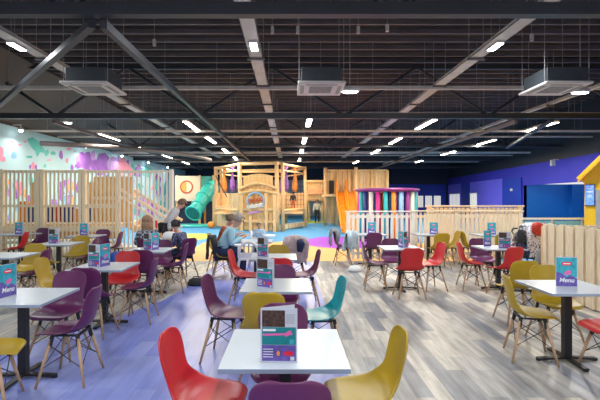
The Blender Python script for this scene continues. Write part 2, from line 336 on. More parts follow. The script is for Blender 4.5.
def tray(x, z, y0, y1, w, label, rods=True):
    t = thing('cable_tray', label, 'cable tray', (x, 0, z), 0, 'galvanised cable trays under the roof')
    MB().box(-w/2, w/2, y0, y1, 0, .012).box(-w/2, -w/2+.012, y0, y1, 0, .06).box(w/2-.012, w/2, y0, y1, 0, .06).build('tray_channel', M['galv'], t)
    y = y0+1.6; k = 0
    while y < min(y1, 22):
        for s in (-1, 1):
            MB().tube((s*w*.55, y, -.02), (s*w*.55, y, ZC-z), .008, n=5).build('hanger_rod', M['rod'], t)
        MB().box(-w*.65, w*.65, y-.03, y+.03, -.045, -.005).build('hanger_bracket', M['purlin'], t)
        y += 2.2; k += 1
    return t
tray(-.70, 4.55, 3, 34, .27, 'grey cable tray running straight back above the central tables')
tray(3.85, 4.55, 3, 34, .27, 'grey cable tray running back above the right-hand tables')
tray(-5.1, 4.55, 3, 34, .27, 'grey cable tray running back above the left-hand tables')
tray(7.3, 4.27, 4, 34, .16, 'narrow grey cable tray beside the right-hand air conditioning cassette')
def xpipe(Y, z, x0, x1, r, label, m='galv'):
    t = thing('cross_conduit', label, 'conduit', (0, Y, z), 0, 'conduits across the hall')
    MB().box(x0, x1, -r, r, -r, r).build('conduit', M[m], t)
    x = x0+.7
    while x < x1:
        MB().tube((x, 0, r), (x, 0, ZC-z), .006, n=5).build('hanger_rod', M['rod'], t); x += 1.35
xpipe(11.3, 4.51, -8.0, 13, .045, 'pale conduit crossing the hall above the second roof truss', )
xpipe(15.6, 4.05, -9.4, 13, .035, 'pale conduit crossing the hall just behind the second roof truss')
xpipe(23.0, 4.05, -9.4, 13, .05, 'pale conduit crossing the hall far back above the timber tower')
for Y_, z_, lb in ((13.9, 4.35, 'just past the second roof truss, high'), (17.4, 4.1, 'above the picket fences'), (21.0, 4.2, 'just past the third roof truss'), (25.0, 4.1, 'over the timber tower'), (29.5, 4.1, 'behind the timber tower')):
    xpipe(Y_, z_, -9.3 if z_ < 4.3 else -8, 12.8, .03, 'pale conduit crossing the hall '+lb)
xpipe(8.6, 5.35, -8, 12, .03, 'thin dark conduit high across the roof above the three cassettes', 'purlin')
# small hanging sockets
for i, (x, Y) in enumerate(((-5.7, 9), (-2.9, 9.3), (-.35, 8.6), (.15, 8.6), (1.35, 8.6), (1.9, 8.5), (5.0, 9), (6.9, 9.5))):
    t = thing('hanging_socket', 'small socket on a thin rod under the roof deck, %s from the left' % ['first', 'second', 'third', 'fourth', 'fifth', 'sixth', 'seventh', 'last'][i], 'socket', (x, Y, 4.9), 0, 'hanging sockets under the roof deck')
    MB().box(-.03, .03, -.03, .03, 0, .14).build('socket_body', M['galv'], t); MB().tube((0, 0, .14), (0, 0, .83), .006, n=5).build('rod', M['rod'], t)

# ------------------------------------------------------------------ lights
def area(loc, sx, sy, power, col, rot=(0, 0, 0)):
    l = bpy.data.lights.new('lamp', 'AREA'); l.shape = 'RECTANGLE'; l.size = sx; l.size_y = sy; l.energy = power; l.color = col
    o = bpy.data.objects.new('lamp', l); COL.objects.link(o); o.location = loc; o.rotation_euler = rot; return o
WARM = (1.0, .88, .70); NEUT = (.93, .96, 1.0)
def strip(x, y, z, L_, label, warm=True, w=.15, group='linear ceiling lamps'):
    t = thing('linear_lamp', label, 'ceiling light', (x, y, z), 0, group)
    MB().box(-w/2-.01, w/2+.01, -L_/2, L_/2, 0, .07).build('housing', M['galv'], t)
    MB().box(-w/2, w/2, -L_/2+.01, L_/2-.01, -.012, -.001).build('diffuser', M['lampy' if warm else 'lampw'], t)
    for s in (-1, 1): MB().tube((0, s*L_*.4, .07), (0, s*L_*.4, ZC-z), .006, n=5).build('suspension_rod', M['rod'], t)
    a = area((0, 0, -.03), .12, L_, LAMP_W*(1.7 if x > 8 else 1) if warm else NEAR_W*(1 if L_ > 1 else 1.25), WARM if warm else NEUT); a.parent = t; a.name = 'light_source'
    return t
ORD = ['nearest', 'second nearest', 'third', 'fourth', 'fifth', 'farthest']
rows = [(-7.2, 'row above the mural fence', (17.3, 21.3, 25.5, 30.0)), (-3.3, 'row left of centre', (14.6, 18.2, 22.4, 26.6, 31.0)), (.6, 'row over the timber tower', (13.7, 18.3, 22.6, 27.5)),
        (4.45, 'row over the coloured roller frame', (14.3, 18.4, 22.7, 29.4)), (8.5, 'row toward the blue wall', (14.8, 19.0, 23.4, 28.4))]
for x, nm, ys in rows:
    for k, yy in enumerate(ys):
        strip(x, yy, 4.06, 1.9, 'glowing linear ceiling lamp, %s in the %s' % ('farthest' if k == len(ys)-1 else ORD[k], nm))
for x, nm in ((-5.15, 'left'), (-.68, 'central'), (3.87, 'right-hand')):
    strip(x, 8.2, 4.50, .42, 'short cool white lamp fixed under the %s cable tray' % nm, False, .12, 'short lamps under the cable trays')
# further lamps of the same rows over the dining area behind and above the view
for x in (-3.3, .6, 4.45):
    for yy in (-1.8, 2.2):
        strip(x, yy, 4.06, 1.3, 'linear ceiling lamp over the %s front tables, overhead %s' % ({-3.3: 'left', .6: 'central', 4.45: 'right-hand'}[x], 'behind the viewer' if yy < 0 else 'above the viewer'), False)
for x, nm in ((-7.2, 'far left'), (8.3, 'far right')):  # two unseen lamps added to brighten the fences at either side
    strip(x, 4.2, 4.06, 1.9, 'unseen linear lamp added to brighten the %s of the dining area' % nm, False)
def puck(x, y, z, label, lx=.16, ly=.07, power=60):
    t = thing('downlight', label, 'ceiling light', (x, y, z), 0, 'oval downlights')
    MB().lathe([(.10, 0), (.12, .02), (.12, .07), (.05, .09)], n=14, sx=lx/.09, sy=ly/.07).build('housing', M['acw'], t, True)
    MB().lathe([(.085, -.015), (.10, -.002)], n=14, sx=lx/.09, sy=ly/.07).build('diffuser', M['lampw'], t)
    MB().tube((0, 0, .09), (0, 0, ZC-z), .01, n=5).build('rod', M['rod'], t)
    a = area((0, 0, -.04), .25, .25, power, NEUT); a.parent = t; a.name = 'light_source'
puck(1.28, 9.3, 3.92, 'bright oval downlight right of the central air conditioning cassette')
puck(6.2, 9.3, 3.90, 'bright oval downlight under the right-hand air conditioning cassette')
puck(-7.2, 14.0, 4.06, 'bright oval downlight above the left end of the mural', power=18)
for k, yy in enumerate((15.0, 19.8, 24.0, 28.5, 33.0)):
    t = thing('wall_spotlight', 'small bright spotlight washing the sea mural, %s of the row' % ('farthest' if k == 4 else ORD[k]), 'spotlight', (XL+.32, yy, 4.02), 0, 'spotlights along the mural')
    MB().tube((0, 0, .06), (0, 0, .16), .02, n=6).build('stem', M['acw'], t)
    MB().bar((XL+.02-(XL+.32), 0, .15), (.02, 0, .15), .03, .03).build('arm', M['acw'], t)
    MB().lathe([(.04, .07), (.08, .04), (.085, -.03)], n=12).build('lamp_head', M['acw'], t, True)
    MB().ball((0, 0, -.035), .07, 10).build('bulb', M['lampw'], t, True)
    a = area((.05, 0, -.14), .3, .3, 15, (1, .97, .92), (0, math.radians(-25), 0)); a.parent = t; a.name = 'light_source'

# air conditioning cassettes
def cassette(x, label):
    t = thing('air_conditioning_cassette', label, 'air conditioner', (x, 8.15, 3.80), 0, 'ceiling air conditioning cassettes')
    MB().box(-.45, .45, 0, 1.0, 0, .05).build('fascia', M['acw'], t, bevel=.015)
    MB().box(-.38, .38, .08, .92, .05, .33).build('body', M['acd'], t, bevel=.01)
    gr = MB()
    for k in range(8): gr.box(-.22, .22, .24+k*.065, .28+k*.065, -.012, -.001)
    gr.build('grille', M['grille'], t)
    for s in (-1, 1): MB().box(s*.36-.035, s*.36+.035, .2, .8, -.008, -.001).build('air_vane', M['grille'], t)
    MB().box(-.3, .3, .08, .14, -.008, -.001).build('air_vane', M['grille'], t)
    for sx in (-.42, .42):
        for sy in (.1, .9): MB().tube((sx, sy, .05), (sx, sy, ZC-3.8), .006, n=5).build('hanger_rod', M['rod'], t)
cassette(-3.88, 'square air conditioning cassette hanging at the left, dark body')
cassette(.60, 'square air conditioning cassette hanging at the centre beside a bright oval lamp')
cassette(5.25, 'square air conditioning cassette hanging at the right near the blue wall')

# ------------------------------------------------------------------ chairs
def shell_mesh(m):
    prof = [(.225,.425,.15,0),(.215,.443,.18,.004),(.17,.452,.205,.012),(.08,.447,.225,.02),(-.02,.442,.235,.03),(-.10,.448,.235,.045),(-.155,.47,.228,.06),(-.195,.51,.195,.065),
            (-.218,.57,.172,.050),(-.230,.63,.176,.045),(-.240,.69,.190,.040),(-.250,.75,.192,.036),(-.258,.795,.176,.032),(-.264,.825,.142,.026),(-.267,.842,.085,.02)]
    mb = MB(); nu = 10; k = len(prof)
    for i, (y, z, w, c) in enumerate(prof):
        d = Vector((prof[min(i+1,k-1)][0]-prof[max(i-1,0)][0], prof[min(i+1,k-1)][1]-prof[max(i-1,0)][1])).normalized()
        ny, nz = (d.y, -d.x)
        if i >= 0: ny, nz = (d[1], -d[0])
        for j in range(nu+1):
            u = -1+2*j/nu; q = abs(u)**2.4
            mb.v.append((u*w, y+ny*c*q, z+nz*c*q))
    for i in range(k-1):
        for j in range(nu):
            a = i*(nu+1)+j; mb.f.append([a, a+1, a+nu+2, a+nu+1]); mb.m.append(0)
    o = mb.build('seat_shell', m, smooth=True)
    s = o.modifiers.new('s', 'SOLIDIFY'); s.thickness = .012; s.offset = 0
    s = o.modifiers.new('u', 'SUBSURF'); s.levels = 1; s.render_levels = 1
    me = smooth_angle(bake(o)); bpy.data.objects.remove(o); return me
LEGM = {}; 
for sx in (-1, 1):
    for sy in (-1, 1):
        LEGM[sx, sy] = MB().tube((sx*.135, sy*.115-.02, .40), (sx*.225, sy*.205-.02, 0), .0165, .0115, 10).mesh('leg', M['beech'], True)
_b = MB()
for sx in (-1, 1):
    for sy in (-1, 1):
        _b.tube((sx*.125, sy*.105-.02, .442), (sx*.143, sy*.123-.02, .345), .019, .019, 8)
    _b.bar((sx*.125, -.13, .428), (sx*.125, .09, .428), .03, .012)
_b.bar((-.13, -.13, .425), (.13, -.13, .425), .03, .012); _b.bar((-.13, .09, .425), (.13, .09, .425), .03, .012)
BRK = _b.mesh('leg_bracket', M['black'], False)
_b = MB()
def lp(sx, sy, z): t = (.40-z)/.40; return (sx*(.135+.09*t), sy*(.115+.09*t)-.02, z)
for (a, c) in (((-1,-1),(1,-1)), ((1,-1),(1,1)), ((1,1),(-1,1)), ((-1,1),(-1,-1))):
    _b.tube(lp(*a, .35), lp(*c, .16), .004, n=5); _b.tube(lp(*a, .16), lp(*c, .35), .004, n=5)
WIRE = _b.mesh('wire_brace', M['black'], False)
def make_chair(color):
    t = bpy.data.objects.new('cafe_chair', None); COL.objects.link(t)
    link('seat_shell', shell_mesh(M[color]), t)
    for k in LEGM: link('leg', LEGM[k], t)
    link('leg_bracket', BRK, t); link('wire_brace', WIRE, t)
    return t
PROTO = {}
def chair(color, x, y, facing, label, group):
    rz = math.radians(facing-90)
    if color not in PROTO: o = PROTO[color] = make_chair(color)
    else: o = copy_tree(PROTO[color])
    o.location = (x, y, 0.003); o.rotation_euler = (0, 0, rz)
    return tag(o, label, 'chair', group)
G1, G2, G3, G4 = 'chairs at the central tables', 'chairs at the left aisle tables', 'chairs at the far left tables', 'chairs at the right-hand tables'
CH = [
 ('red', -.50, 2.61, -4, 'red moulded chair on wooden legs at the left of the nearest central table', G1),
 ('yellow', .44, 2.66, 180, 'mustard moulded chair at the right of the nearest central table', G1),
 ('purple', .0, 2.165, 90, 'dark purple chair with its back to the viewer at the bottom centre edge', G1),
 ('purple', -.06, 3.08, 268, 'purple chair facing the viewer behind the menu of the nearest central table', G1),
 ('yellow', -.22, 3.97, 88, 'mustard chair seen from behind at the near side of the second central table', G1),
 ('purple', -.64, 4.5, -8, 'purple chair at the left of the second central table', G1),
 ('teal', .30, 4.42, 186, 'teal moulded chair, the only one of that colour', G1),
 ('purple', -.12, 5.02, 270, 'purple chair facing the viewer at the far side of the second central table', G1),
 ('red', -.15, 6.1, 90, 'red chair seen from behind at the near side of the third central table', G1),
 ('red', -.69, 6.72, -5, 'red chair side on at the left of the third central table', G1),
 ('purple', .21, 6.75, 184, 'purple chair side on at the right of the third central table', G1),
 ('yellow', -.2, 7.25, 270, 'mustard chair at the far side of the third central table', G1),
 ('yellow', -1.35, 8.85, 12, 'mustard chair that the woman in the pale blue jumper sits on', G1),
 ('yellow', -1.62, 9.95, -5, 'chair that the woman in the rust top sits on', G1),
 ('purple', -2.02, 3.98, 183, 'purple chair in profile on the right side of the front left table', G2),
 ('purple', -2.42, 4.55, 268, 'purple chair facing the viewer at the far side of the front left table', G2),
 ('yellow', -2.38, 3.44, 18, 'mustard chair cut by the left edge at the front left table', G2),
 ('purple', -2.38, 5.28, 88, 'dark purple chair seen from behind at the near side of the second left aisle table', G2),
 ('yellow', -3.12, 5.85, 0, 'mustard chair at the left side of the second left aisle table', G2),
 ('purple', -2.05, 5.85, 184, 'purple chair in profile on the aisle side of the second left aisle table', G2),
 ('red', -2.45, 6.35, 270, 'red chair facing the viewer behind the second left aisle table', G2),
 ('purple', -2.32, 7.02, 90, 'purple chair seen from behind at the near side of the third left aisle table', G2),
 ('purple', -2.08, 7.72, 184, 'purple chair in profile on the aisle side of the third left aisle table', G2),
 ('purple', -2.45, 8.15, 270, 'purple chair facing the viewer at the far side of the third left aisle table', G2),
 ('purple', -3.0, 7.6, 0, 'purple chair at the left side of the third left aisle table, below the blue bag', G2),
 ('purple', -2.95, 8.95, 110, 'chair that the woman in the plaid shirt sits on', G2),
 ('purple', -2.2, 8.95, 140, 'chair that the seated woman in the navy floral coat sits on', G2),
 ('purple', -4.08, 6.88, 184, 'purple chair in profile at the aisle side of the front far-left table', G3),
 ('yellow', -4.45, 7.38, 270, 'mustard chair facing the viewer behind the front far-left table', G3),
 ('yellow', -4.5, 7.95, 88, 'mustard chair seen from behind at the near side of the middle far-left table', G3),
 ('yellow', -4.5, 9.15, 265, 'mustard chair facing the viewer behind the middle far-left table', G3),
 ('purple', -4.12, 8.7, 186, 'purple chair in profile at the right of the middle far-left table', G3),
 ('purple', -4.8, 10.95, 270, 'purple chair facing the viewer behind the table by the plywood fence panel', G3),
 ('purple', -4.28, 10.4, 185, 'purple chair in profile right of the table by the plywood fence panel', G3),
 ('red', -6.5, 10.3, 190, 'red chair in profile, left of two against the slatted play fence', G3),
 ('red', -6.12, 10.75, 200, 'red chair right of two against the slatted play fence', G3),
 ('purple', -6.62, 11.45, 270, 'purple chair tucked against the slatted play fence behind the two red chairs', G3),
 ('red', 1.98, 7.25, 90, 'red chair seen from behind at the middle right table', G4),
 ('red', 2.52, 7.85, 190, 'red chair in profile at the right of the middle right table', G4),
 ('purple', 1.58, 7.95, -8, 'purple chair in profile at the left of the middle right table', G4),
 ('purple', 2.0, 8.4, 270, 'purple chair facing the viewer behind the middle right table', G4),
 ('purple', 1.97, 10.35, 88, 'purple chair seen from behind at the table by the white picket fence', G4),
 ('purple', 1.32, 10.75, 0, 'purple chair under the grey and pale coats by the white picket fence', G4),
 ('red', 2.98, 10.65, 0, 'red chair in profile left of the table by the pine picket fence', G4),
 ('yellow', 3.5, 10.25, 92, 'mustard chair seen from behind at the table by the pine picket fence', G4),
 ('yellow', 3.88, 10.65, 180, 'mustard chair in profile right of the table by the pine picket fence', G4),
 ('yellow', 4.42, 10.6, 0, 'mustard chair left of the farthest right table', G4),
 ('yellow', 4.85, 10.1, 90, 'mustard chair seen from behind at the farthest right table', G4),
 ('purple', 5.3, 10.45, 175, 'purple chair right of the farthest right table beside the pushchair', G4),
 ('red', 3.34, 7.98, -6, 'red chair in profile at the left of the table before the wooden partition', G4),
 ('purple', 3.75, 8.45, 270, 'purple chair facing the viewer behind the table with two menus', G4),
 ('red', 3.66, 7.40, 104, 'red chair seen from behind near the end of the wooden partition', G4),
 ('yellow', 2.5, 4.5, -16, 'mustard chair at the left of the right front table', G4),
 ('yellow', 3.04, 4.98, 268, 'mustard chair facing the viewer behind the right front table', G4),
 ('yellow', 3.04, 5.85, 90, 'mustard chair half hidden at the foot of the wooden partition', G4),
 ('red', 2.99, 4.03, 176, 'red chair at the near right of the right front table, cut by the edge', G4),
]
for c in CH: chair(*c)

# ------------------------------------------------------------------ tables
def make_table():
    t = bpy.data.objects.new('cafe_table', None); COL.objects.link(t)
    o = MB().box(-.35, .35, -.35, .35, .724, .75).build('tabletop', [M['white'], M['edge']], t, bevel=.003)
    for p in o.data.polygons:
        if abs(p.normal.z) < .5: p.material_index = 1
    MB().box(-.036, .036, -.036, .036, .02, .70).build('pedestal', M['black'], t, bevel=.004)
    MB().box(-.18, .18, -.18, .18, .70, .723).build('mounting_plate', M['black'], t)
    for a in range(4):
        c, s = math.cos(a*PI/2+PI/4*0), math.sin(a*PI/2)
        MB().bar((c*.03, s*.03, .03), (c*.30, s*.30, .018), .055, .022).tube((c*.285, s*.285, 0), (c*.285, s*.285, .022), .026, n=10).build('base_foot', M['black'], t, bevel=.003)
    return t
TP = None
def table(x, y, rz, label, group):
    global TP
    if TP is None: o = TP = make_table()
    else: o = copy_tree(TP)
    o.location = (x, y, .003); o.rotation_euler = (0, 0, math.radians(rz)); tag(o, label, 'table', group)
TG = 'white square cafe tables'
for a in ((-.03, 2.63, 0, 'white square cafe table nearest the viewer at the bottom centre'), (-.14, 4.51, 0, 'white square cafe table second in the central row'),
          (-.25, 6.68, 0, 'white square cafe table third in the central row, near the white high chair'), (-.72, 9.15, 0, 'white cafe table where the woman in pale blue sits'),
          (-2.45, 4.0, 0, 'white square cafe table at the front left, cut by the left edge'), (-2.45, 5.75, 0, 'white cafe table second on the left aisle, with red chair behind'),
          (-2.45, 7.55, 0, 'white cafe table third on the left aisle, before the woman in plaid'), (-2.62, 9.5, 0, 'white cafe table with bags behind the woman in plaid'),
          (-4.48, 6.85, 0, 'white cafe table at the far left, nearest of its row'), (-4.58, 8.62, 0, 'white cafe table in the middle of the far-left row'),
          (-4.88, 10.4, 0, 'white cafe table by the plywood fence panel at the back left'), (-6.75, 10.9, 0, 'white cafe table against the slatted play fence beside red chairs'),
          (-7.5, 10.9, 0, 'white cafe table against the slatted play fence at the left edge'),
          (2.0, 7.9, 0, 'white cafe table at the middle right between red and purple chairs'), (3.78, 7.9, 0, 'white cafe table holding two menus before the partition'),
          (2.81, 4.42, 0, 'white cafe table at the right front by the wooden partition'), (2.0, 10.85, 0, 'white cafe table by the white picket fence'),
          (3.45, 10.85, 0, 'white cafe table by the pine picket fence'), (4.9, 10.7, 0, 'white cafe table farthest right, by the pushchair')):
    table(*a, TG)

# ------------------------------------------------------------------ menus
cu = bpy.data.curves.new('menu_word', 'FONT'); cu.body = 'Menu'; cu.size = .062; cu.extrude = .0004; cu.align_x = 'CENTER'; cu.shear = .2; cu.offset = .0012
co = bpy.data.objects.new('tmp', cu); COL.objects.link(co); co.rotation_euler = (PI/2, 0, 0)
MENU_TXT = bake(co); bpy.data.objects.remove(co); MENU_TXT.materials.clear(); MENU_TXT.materials.append(M['c_white'])
MENU_TXT.transform(Matrix.Rotation(PI/2, 4, 'X'))
PW, PH = .20, .297
def ell(cx, cz, rx, rz_, y, n=16, rot=0):
    return [(cx+rx*math.cos(2*PI*i/n)*math.cos(rot)-rz_*math.sin(2*PI*i/n)*math.sin(rot), y, cz+rx*math.cos(2*PI*i/n)*math.sin(rot)+rz_*math.sin(2*PI*i/n)*math.cos(rot)) for i in range(n)]
def panel_cover(parent, ang, flip):   # a panel from the hinge along +x (or -x), its printed face toward -y
    e = 1 if not flip else -1
    base = MB().box(min(0, e*PW), max(0, e*PW), -.0015, .0015, 0, PH).build('cover_panel', M['card'], parent); base.rotation_euler = (0, 0, ang)
    x0, x1 = (.004, PW-.004) if e > 0 else (-PW+.004, -.004); xc = (x0+x1)/2
    y = -.0026
    MB().box(x0, x1, y, -.0016, .095, PH-.004).build('sea_print', M['c_teal'], base)
    MB().prism([(x0, y-.0003, .004), (x1, y-.0003, .004), (x1, y-.0003, .085), (xc+.03, y-.0003, .12), (xc, y-.0003, .095), (xc-.05, y-.0003, .135), (x0, y-.0003, .15)], (0, .0015, 0)).build('reef_print', M['c_pur'], base)
    MB().prism(ell(xc+.01, .14, .035, .022, y-.0008, rot=.4), (0, .0006, 0)).build('fish_print', M['c_pink'], base)
    MB().prism(ell(xc, .232, .05, .020, y-.0008), (0, .0008, 0)).build('logo_badge', M['c_red'], base)
    MB().box(xc-.032, xc+.032, y-.0016, y-.0008, .227, .238).build('logo_lettering', M['c_white'], base)
    t = link('menu_lettering', MENU_TXT, base); t.location = (xc, y-.001, .045)
    return base
def panel_inner(parent, ang, flip):
    e = 1 if not flip else -1
    base = MB().box(min(0, e*PW), max(0, e*PW), -.0015, .0015, 0, PH).build('inner_panel', M['card'], parent); base.rotation_euler = (0, 0, ang)
    x0, x1 = (.008, PW-.008) if e > 0 else (-PW+.008, -.008); y = -.0026
    MB().box(x0, x0+.125, y, -.0016, .195, .285).build('food_photograph', M['c_dark'], base)
    MB().box(x0, x1, y, -.0016, .098, .193).build('sea_green_band', M['c_green'], base)
    MB().box(x0, x1, y, -.0016, .010, .096).build('violet_band', M['c_pur'], base)
    MB().box(x0+.005, x0+.075, y-.001, y, .172, .184).build('headline', M['c_white'], base)
    MB().bar((x0+.005, y-.0006, .152), (x0+.165, y-.0006, .158), .001, .011).build('pink_script', M['c_pink'], base)
    MB().prism(ell(x0+.142, .160, .022, .011, y-.0012, rot=.7), (0, .0006, 0)).build('pink_drawing', M['c_pink'], base)
    q = MB()
    for k in range(5): q.box(x0+.132, x1-.006, y, -.0016, .215+k*.011, .219+k*.011)
    q.build('text_lines', M['shut'], base)
    MB().prism(ell(x0+.145, .052, .028, .013, y-.001), (0, .0006, 0)).build('burger_print', M['c_red'], base)
    MB().prism(ell(x0+.088, .052, .009, .015, y-.001), (0, .0006, 0)).build('drink_print', M['c_or'], base)
    q = MB()
    for k in range(4): q.box(x0+.006, x0+.06, y-.0007, y, .03+k*.014, .034+k*.014)
    q.build('text_lines', M['c_white'], base)
    MB().box(x1-.03, x1-.008, y-.0009, y, .014, .034).build('blank_square', M['card'], base)
    MB().box(x1-.035, x1-.010, y-.0009, y, .102, .128).build('blank_square', M['c_teal'], base)
    return base
def menu(x, y, rz, left, right, label, open_=.5):
    """standing folded card; its fold is at the middle (x, y) and points to the viewer when open_ > 0"""
    t = thing('menu_card', label, 'menu', (x, y, .754), math.radians(rz), 'menus standing on the tables')
    (panel_cover if left == 'c' else panel_inner)(t, -open_, True)
    (panel_cover if right == 'c' else panel_inner)(t, open_, False)
    return t
def menu_single(x, y, rz, kind, label, back=.3):
    """card seen flat on, its second leaf folded away behind"""
    t = thing('menu_card', label, 'menu', (x, y, .754), math.radians(rz), 'menus standing on the tables')
    e = (panel_cover if kind == 'c' else panel_inner)(t, 0, False)
    MB().box(0, PW, -.0015, .0015, 0, PH).build('back_panel', M['card'], t).rotation_euler = (0, 0, back)
    return t
menu_single(-.160, 2.37, -2, 'i', 'menu card with food photograph on the nearest central table', .42)
menu_single(-.335, 4.38, -32, 'i', 'menu card on the second central table', .10)
menu_single(-.50, 6.68, -36, 'i', 'menu card on the third central table', .10)
menu(-2.58, 3.85, 34, 'i', 'c', 'open menu card on the front left table at the left edge', .8)
menu(-2.45, 5.6, 26, 'i', 'c', 'open menu card on the second left aisle table', .85)
menu(-2.36, 7.42, 20, 'i', 'c', 'open menu card before the woman in the plaid shirt', .9)
menu_single(-4.72, 6.7, 20, 'i', 'menu card at the left edge on the nearest far-left table', .4)
menu_single(-4.72, 8.5, -4, 'i', 'menu card on the middle table of the far-left row', .4)
menu_single(-4.98, 10.3, -4, 'c', 'turquoise menu card on the table by the plywood fence panel', .4)
menu_single(-6.80, 10.75, -4, 'c', 'turquoise menu card on the table beside the red chairs', .4)
menu(2.02, 7.75, -14, 'c', 'i', 'folded menu card on the table between red and purple chairs', 1.1)
menu_single(3.70, 7.72, -35, 'i', 'menu card in front, nearer of two on the table before the partition', .5)
menu_single(3.56, 8.0, 25, 'c', 'menu card behind, farther of two on the table before the partition', .5)
menu_single(2.70, 4.42, -10, 'c', 'turquoise Menu card with red logo on the right front table', .35)
menu_single(1.93, 10.8, -10, 'c', 'turquoise menu card on the table by the white picket fence', .4)
menu_single(3.45, 10.75, -20, 'c', 'turquoise menu card on the table by the pine picket fence', .4)
menu_single(4.83, 10.65, -10, 'c', 'turquoise menu card on the farthest right table', .4)

# ------------------------------------------------------------------ fences and partitions
def slat_fence(name, label, x0, x1, Y, z0, z1, pitch, sw, m, rails, posts, railm='pine_x', cap=None, st=.022, group=None):
    t = thing(name, label, 'fence', (x0, Y, 0), 0, group)
    s = MB(); n_ = int((x1-x0)/pitch)
    for k in range(n_+1):
        x = k*pitch+sw/2
        if x+sw/2 > (x1-x0): break
        s.box(x-sw/2, x+sw/2, 0, st, z0, z1)
    s.build('slat_panel', M[m], t)
    for z, h in rails: MB().box(0, x1-x0, st+.001, st+.045, z-h/2, z+h/2).build('rail', M[railm], t)
    for px_ in posts: MB().box(px_-x0-.045, px_-x0+.045, -.03, st+.06+.05, 0, z1+.02).build('post', M[m], t, bevel=.006)
    if cap: MB().box(-.03, x1-x0+.03, -.05, .12, z1+.022, z1+.022+cap).build('cap_rail', M[railm], t, bevel=.005)
    return t
PF = 'slatted play frame fence panels'
zt = 2.42
def fx(x, D=12.0): return (x-CX)*D/F
slat_fence('play_fence_panel', 'tall slatted pine play fence panel at the left edge', fx(-28), fx(0), 12.0, .05, zt, .113, .055, 'pine', ((2.38, .07), (1.43, .07), (1.36, .05), (.80, .10)), (fx(-28)+.05,), group=PF)
slat_fence('play_fence_panel', 'tall slatted pine play fence panel second from the left edge', fx(1), fx(39), 12.0, .05, zt, .113, .05, 'pine', ((2.38, .07), (1.43, .07), (.80, .16), (.42, .08)), (fx(1.5), fx(38)), group=PF)
slat_fence('play_fence_panel', 'tall slatted pine play fence panel before the navy play blocks', fx(41), fx(81), 12.0, .05, zt, .113, .05, 'pine', ((2.38, .07), (1.43, .07), (.80, .16), (.42, .08)), (fx(41.8), fx(80)), group=PF)
slat_fence('play_fence_panel', 'tall slatted pine play fence panel in front of the orange plywood', fx(83), fx(118), 12.0, .05, zt, .113, .05, 'pine', ((2.38, .07), (1.43, .12), (.80, .16), (.42, .08)), (fx(83.8), fx(117)), group=PF)
slat_fence('play_fence_panel', 'tall slatted birch play fence panel screening the stairs', fx(119), fx(172), 12.0, .05, zt, .118, .045, 'pine_pale', ((2.38, .06), (.25, .08)), (fx(171),), group=PF)
# raised platform behind the fence
t = thing('play_platform', 'raised wooden play platform behind the slatted fence', 'platform', (0, 0, 0))
MB().box(-8.9, -4.75, 12.25, 14.3, .84, .93).build('deck', M['pine_x'], t)
MB().box(-8.9, -4.75, 12.2, 12.24, .50, .92).build('front_board', M['ply'], t)
for x in (-8.8, -7.5, -6.2, -4.85): MB().box(x-.05, x+.05, 12.3, 12.4, 0, .84).box(x-.05, x+.05, 14.1, 14.2, 0, .84).build('support_post', M['pine'], t)
t = thing('plywood_wall', 'orange plywood play wall behind the slats right of the navy blocks', 'panel', (0, 13.2, 0))
MB().box(-5.95, -4.75, 0, .03, .93, 2.30).build('board', M['ply'], t); MB().box(-5.95, -4.75, -.03, -.001, 1.60, 1.70).build('batten', M['pine_x'], t)
for x in (-8.0, -6.5): 
    t2 = tag(MB().box(x-.25, x+.25, 13.9, 13.93, .93, 2.15).build('play_board', M['ply']), 'tall plywood play board behind the fence, %s' % ('at far left' if x < -7 else 'beside the plywood wall'), 'panel')
for i, (x, m, h, w) in enumerate(((-8.0, 'orf', .62, .22), (-7.70, 'nv', .50, .32), (-7.33, 'nv', .48, .34), (-7.02, 'redf', .5, .14), (-6.70, 'nv', .50, .30), (-6.42, 'orf', .40, .16), (-6.16, 'nv', .55, .28))):
    tag(MB().box(x-w/2, x+w/2, 13.0, 13.35, .931, .931+h).build('play_block', M[m], bevel=.02), '%s foam play block on the platform, %s from the left' % ({'orf': 'orange', 'nv': 'navy', 'redf': 'red'}[m], ['first', 'second', 'third', 'fourth', 'fifth', 'sixth', 'last'][i]), 'play block', 'foam blocks on the platform')
# stairs
t = thing('play_stairs', 'wooden play stairs descending to the right behind birch slats', 'stairs', (0, 0, 0))
for s_ in (12.45, 13.5):
    MB().bar((-4.7, s_, .93), (-3.3, s_, .12), .04, .18).build('stringer', M['log'], t)
    MB().bar((-4.95, s_, 1.95), (-3.35, s_, .95), .05, .08).build('handrail', M['pine_x'], t)
    MB().bar((-4.95, s_, 1.75), (-3.35, s_, .75), .04, .05).build('handrail', M['pine_x'], t)
for k in range(6):
    x = -4.6+k*.23; MB().box(x-.13, x+.13, 12.5, 13.45, .80-k*.135, .83-k*.135).build('tread', M['log'], t)
MB().box(-4.7, -3.5, 13.55, 13.6, .1, .95).build('side_board', M['redf'], t)
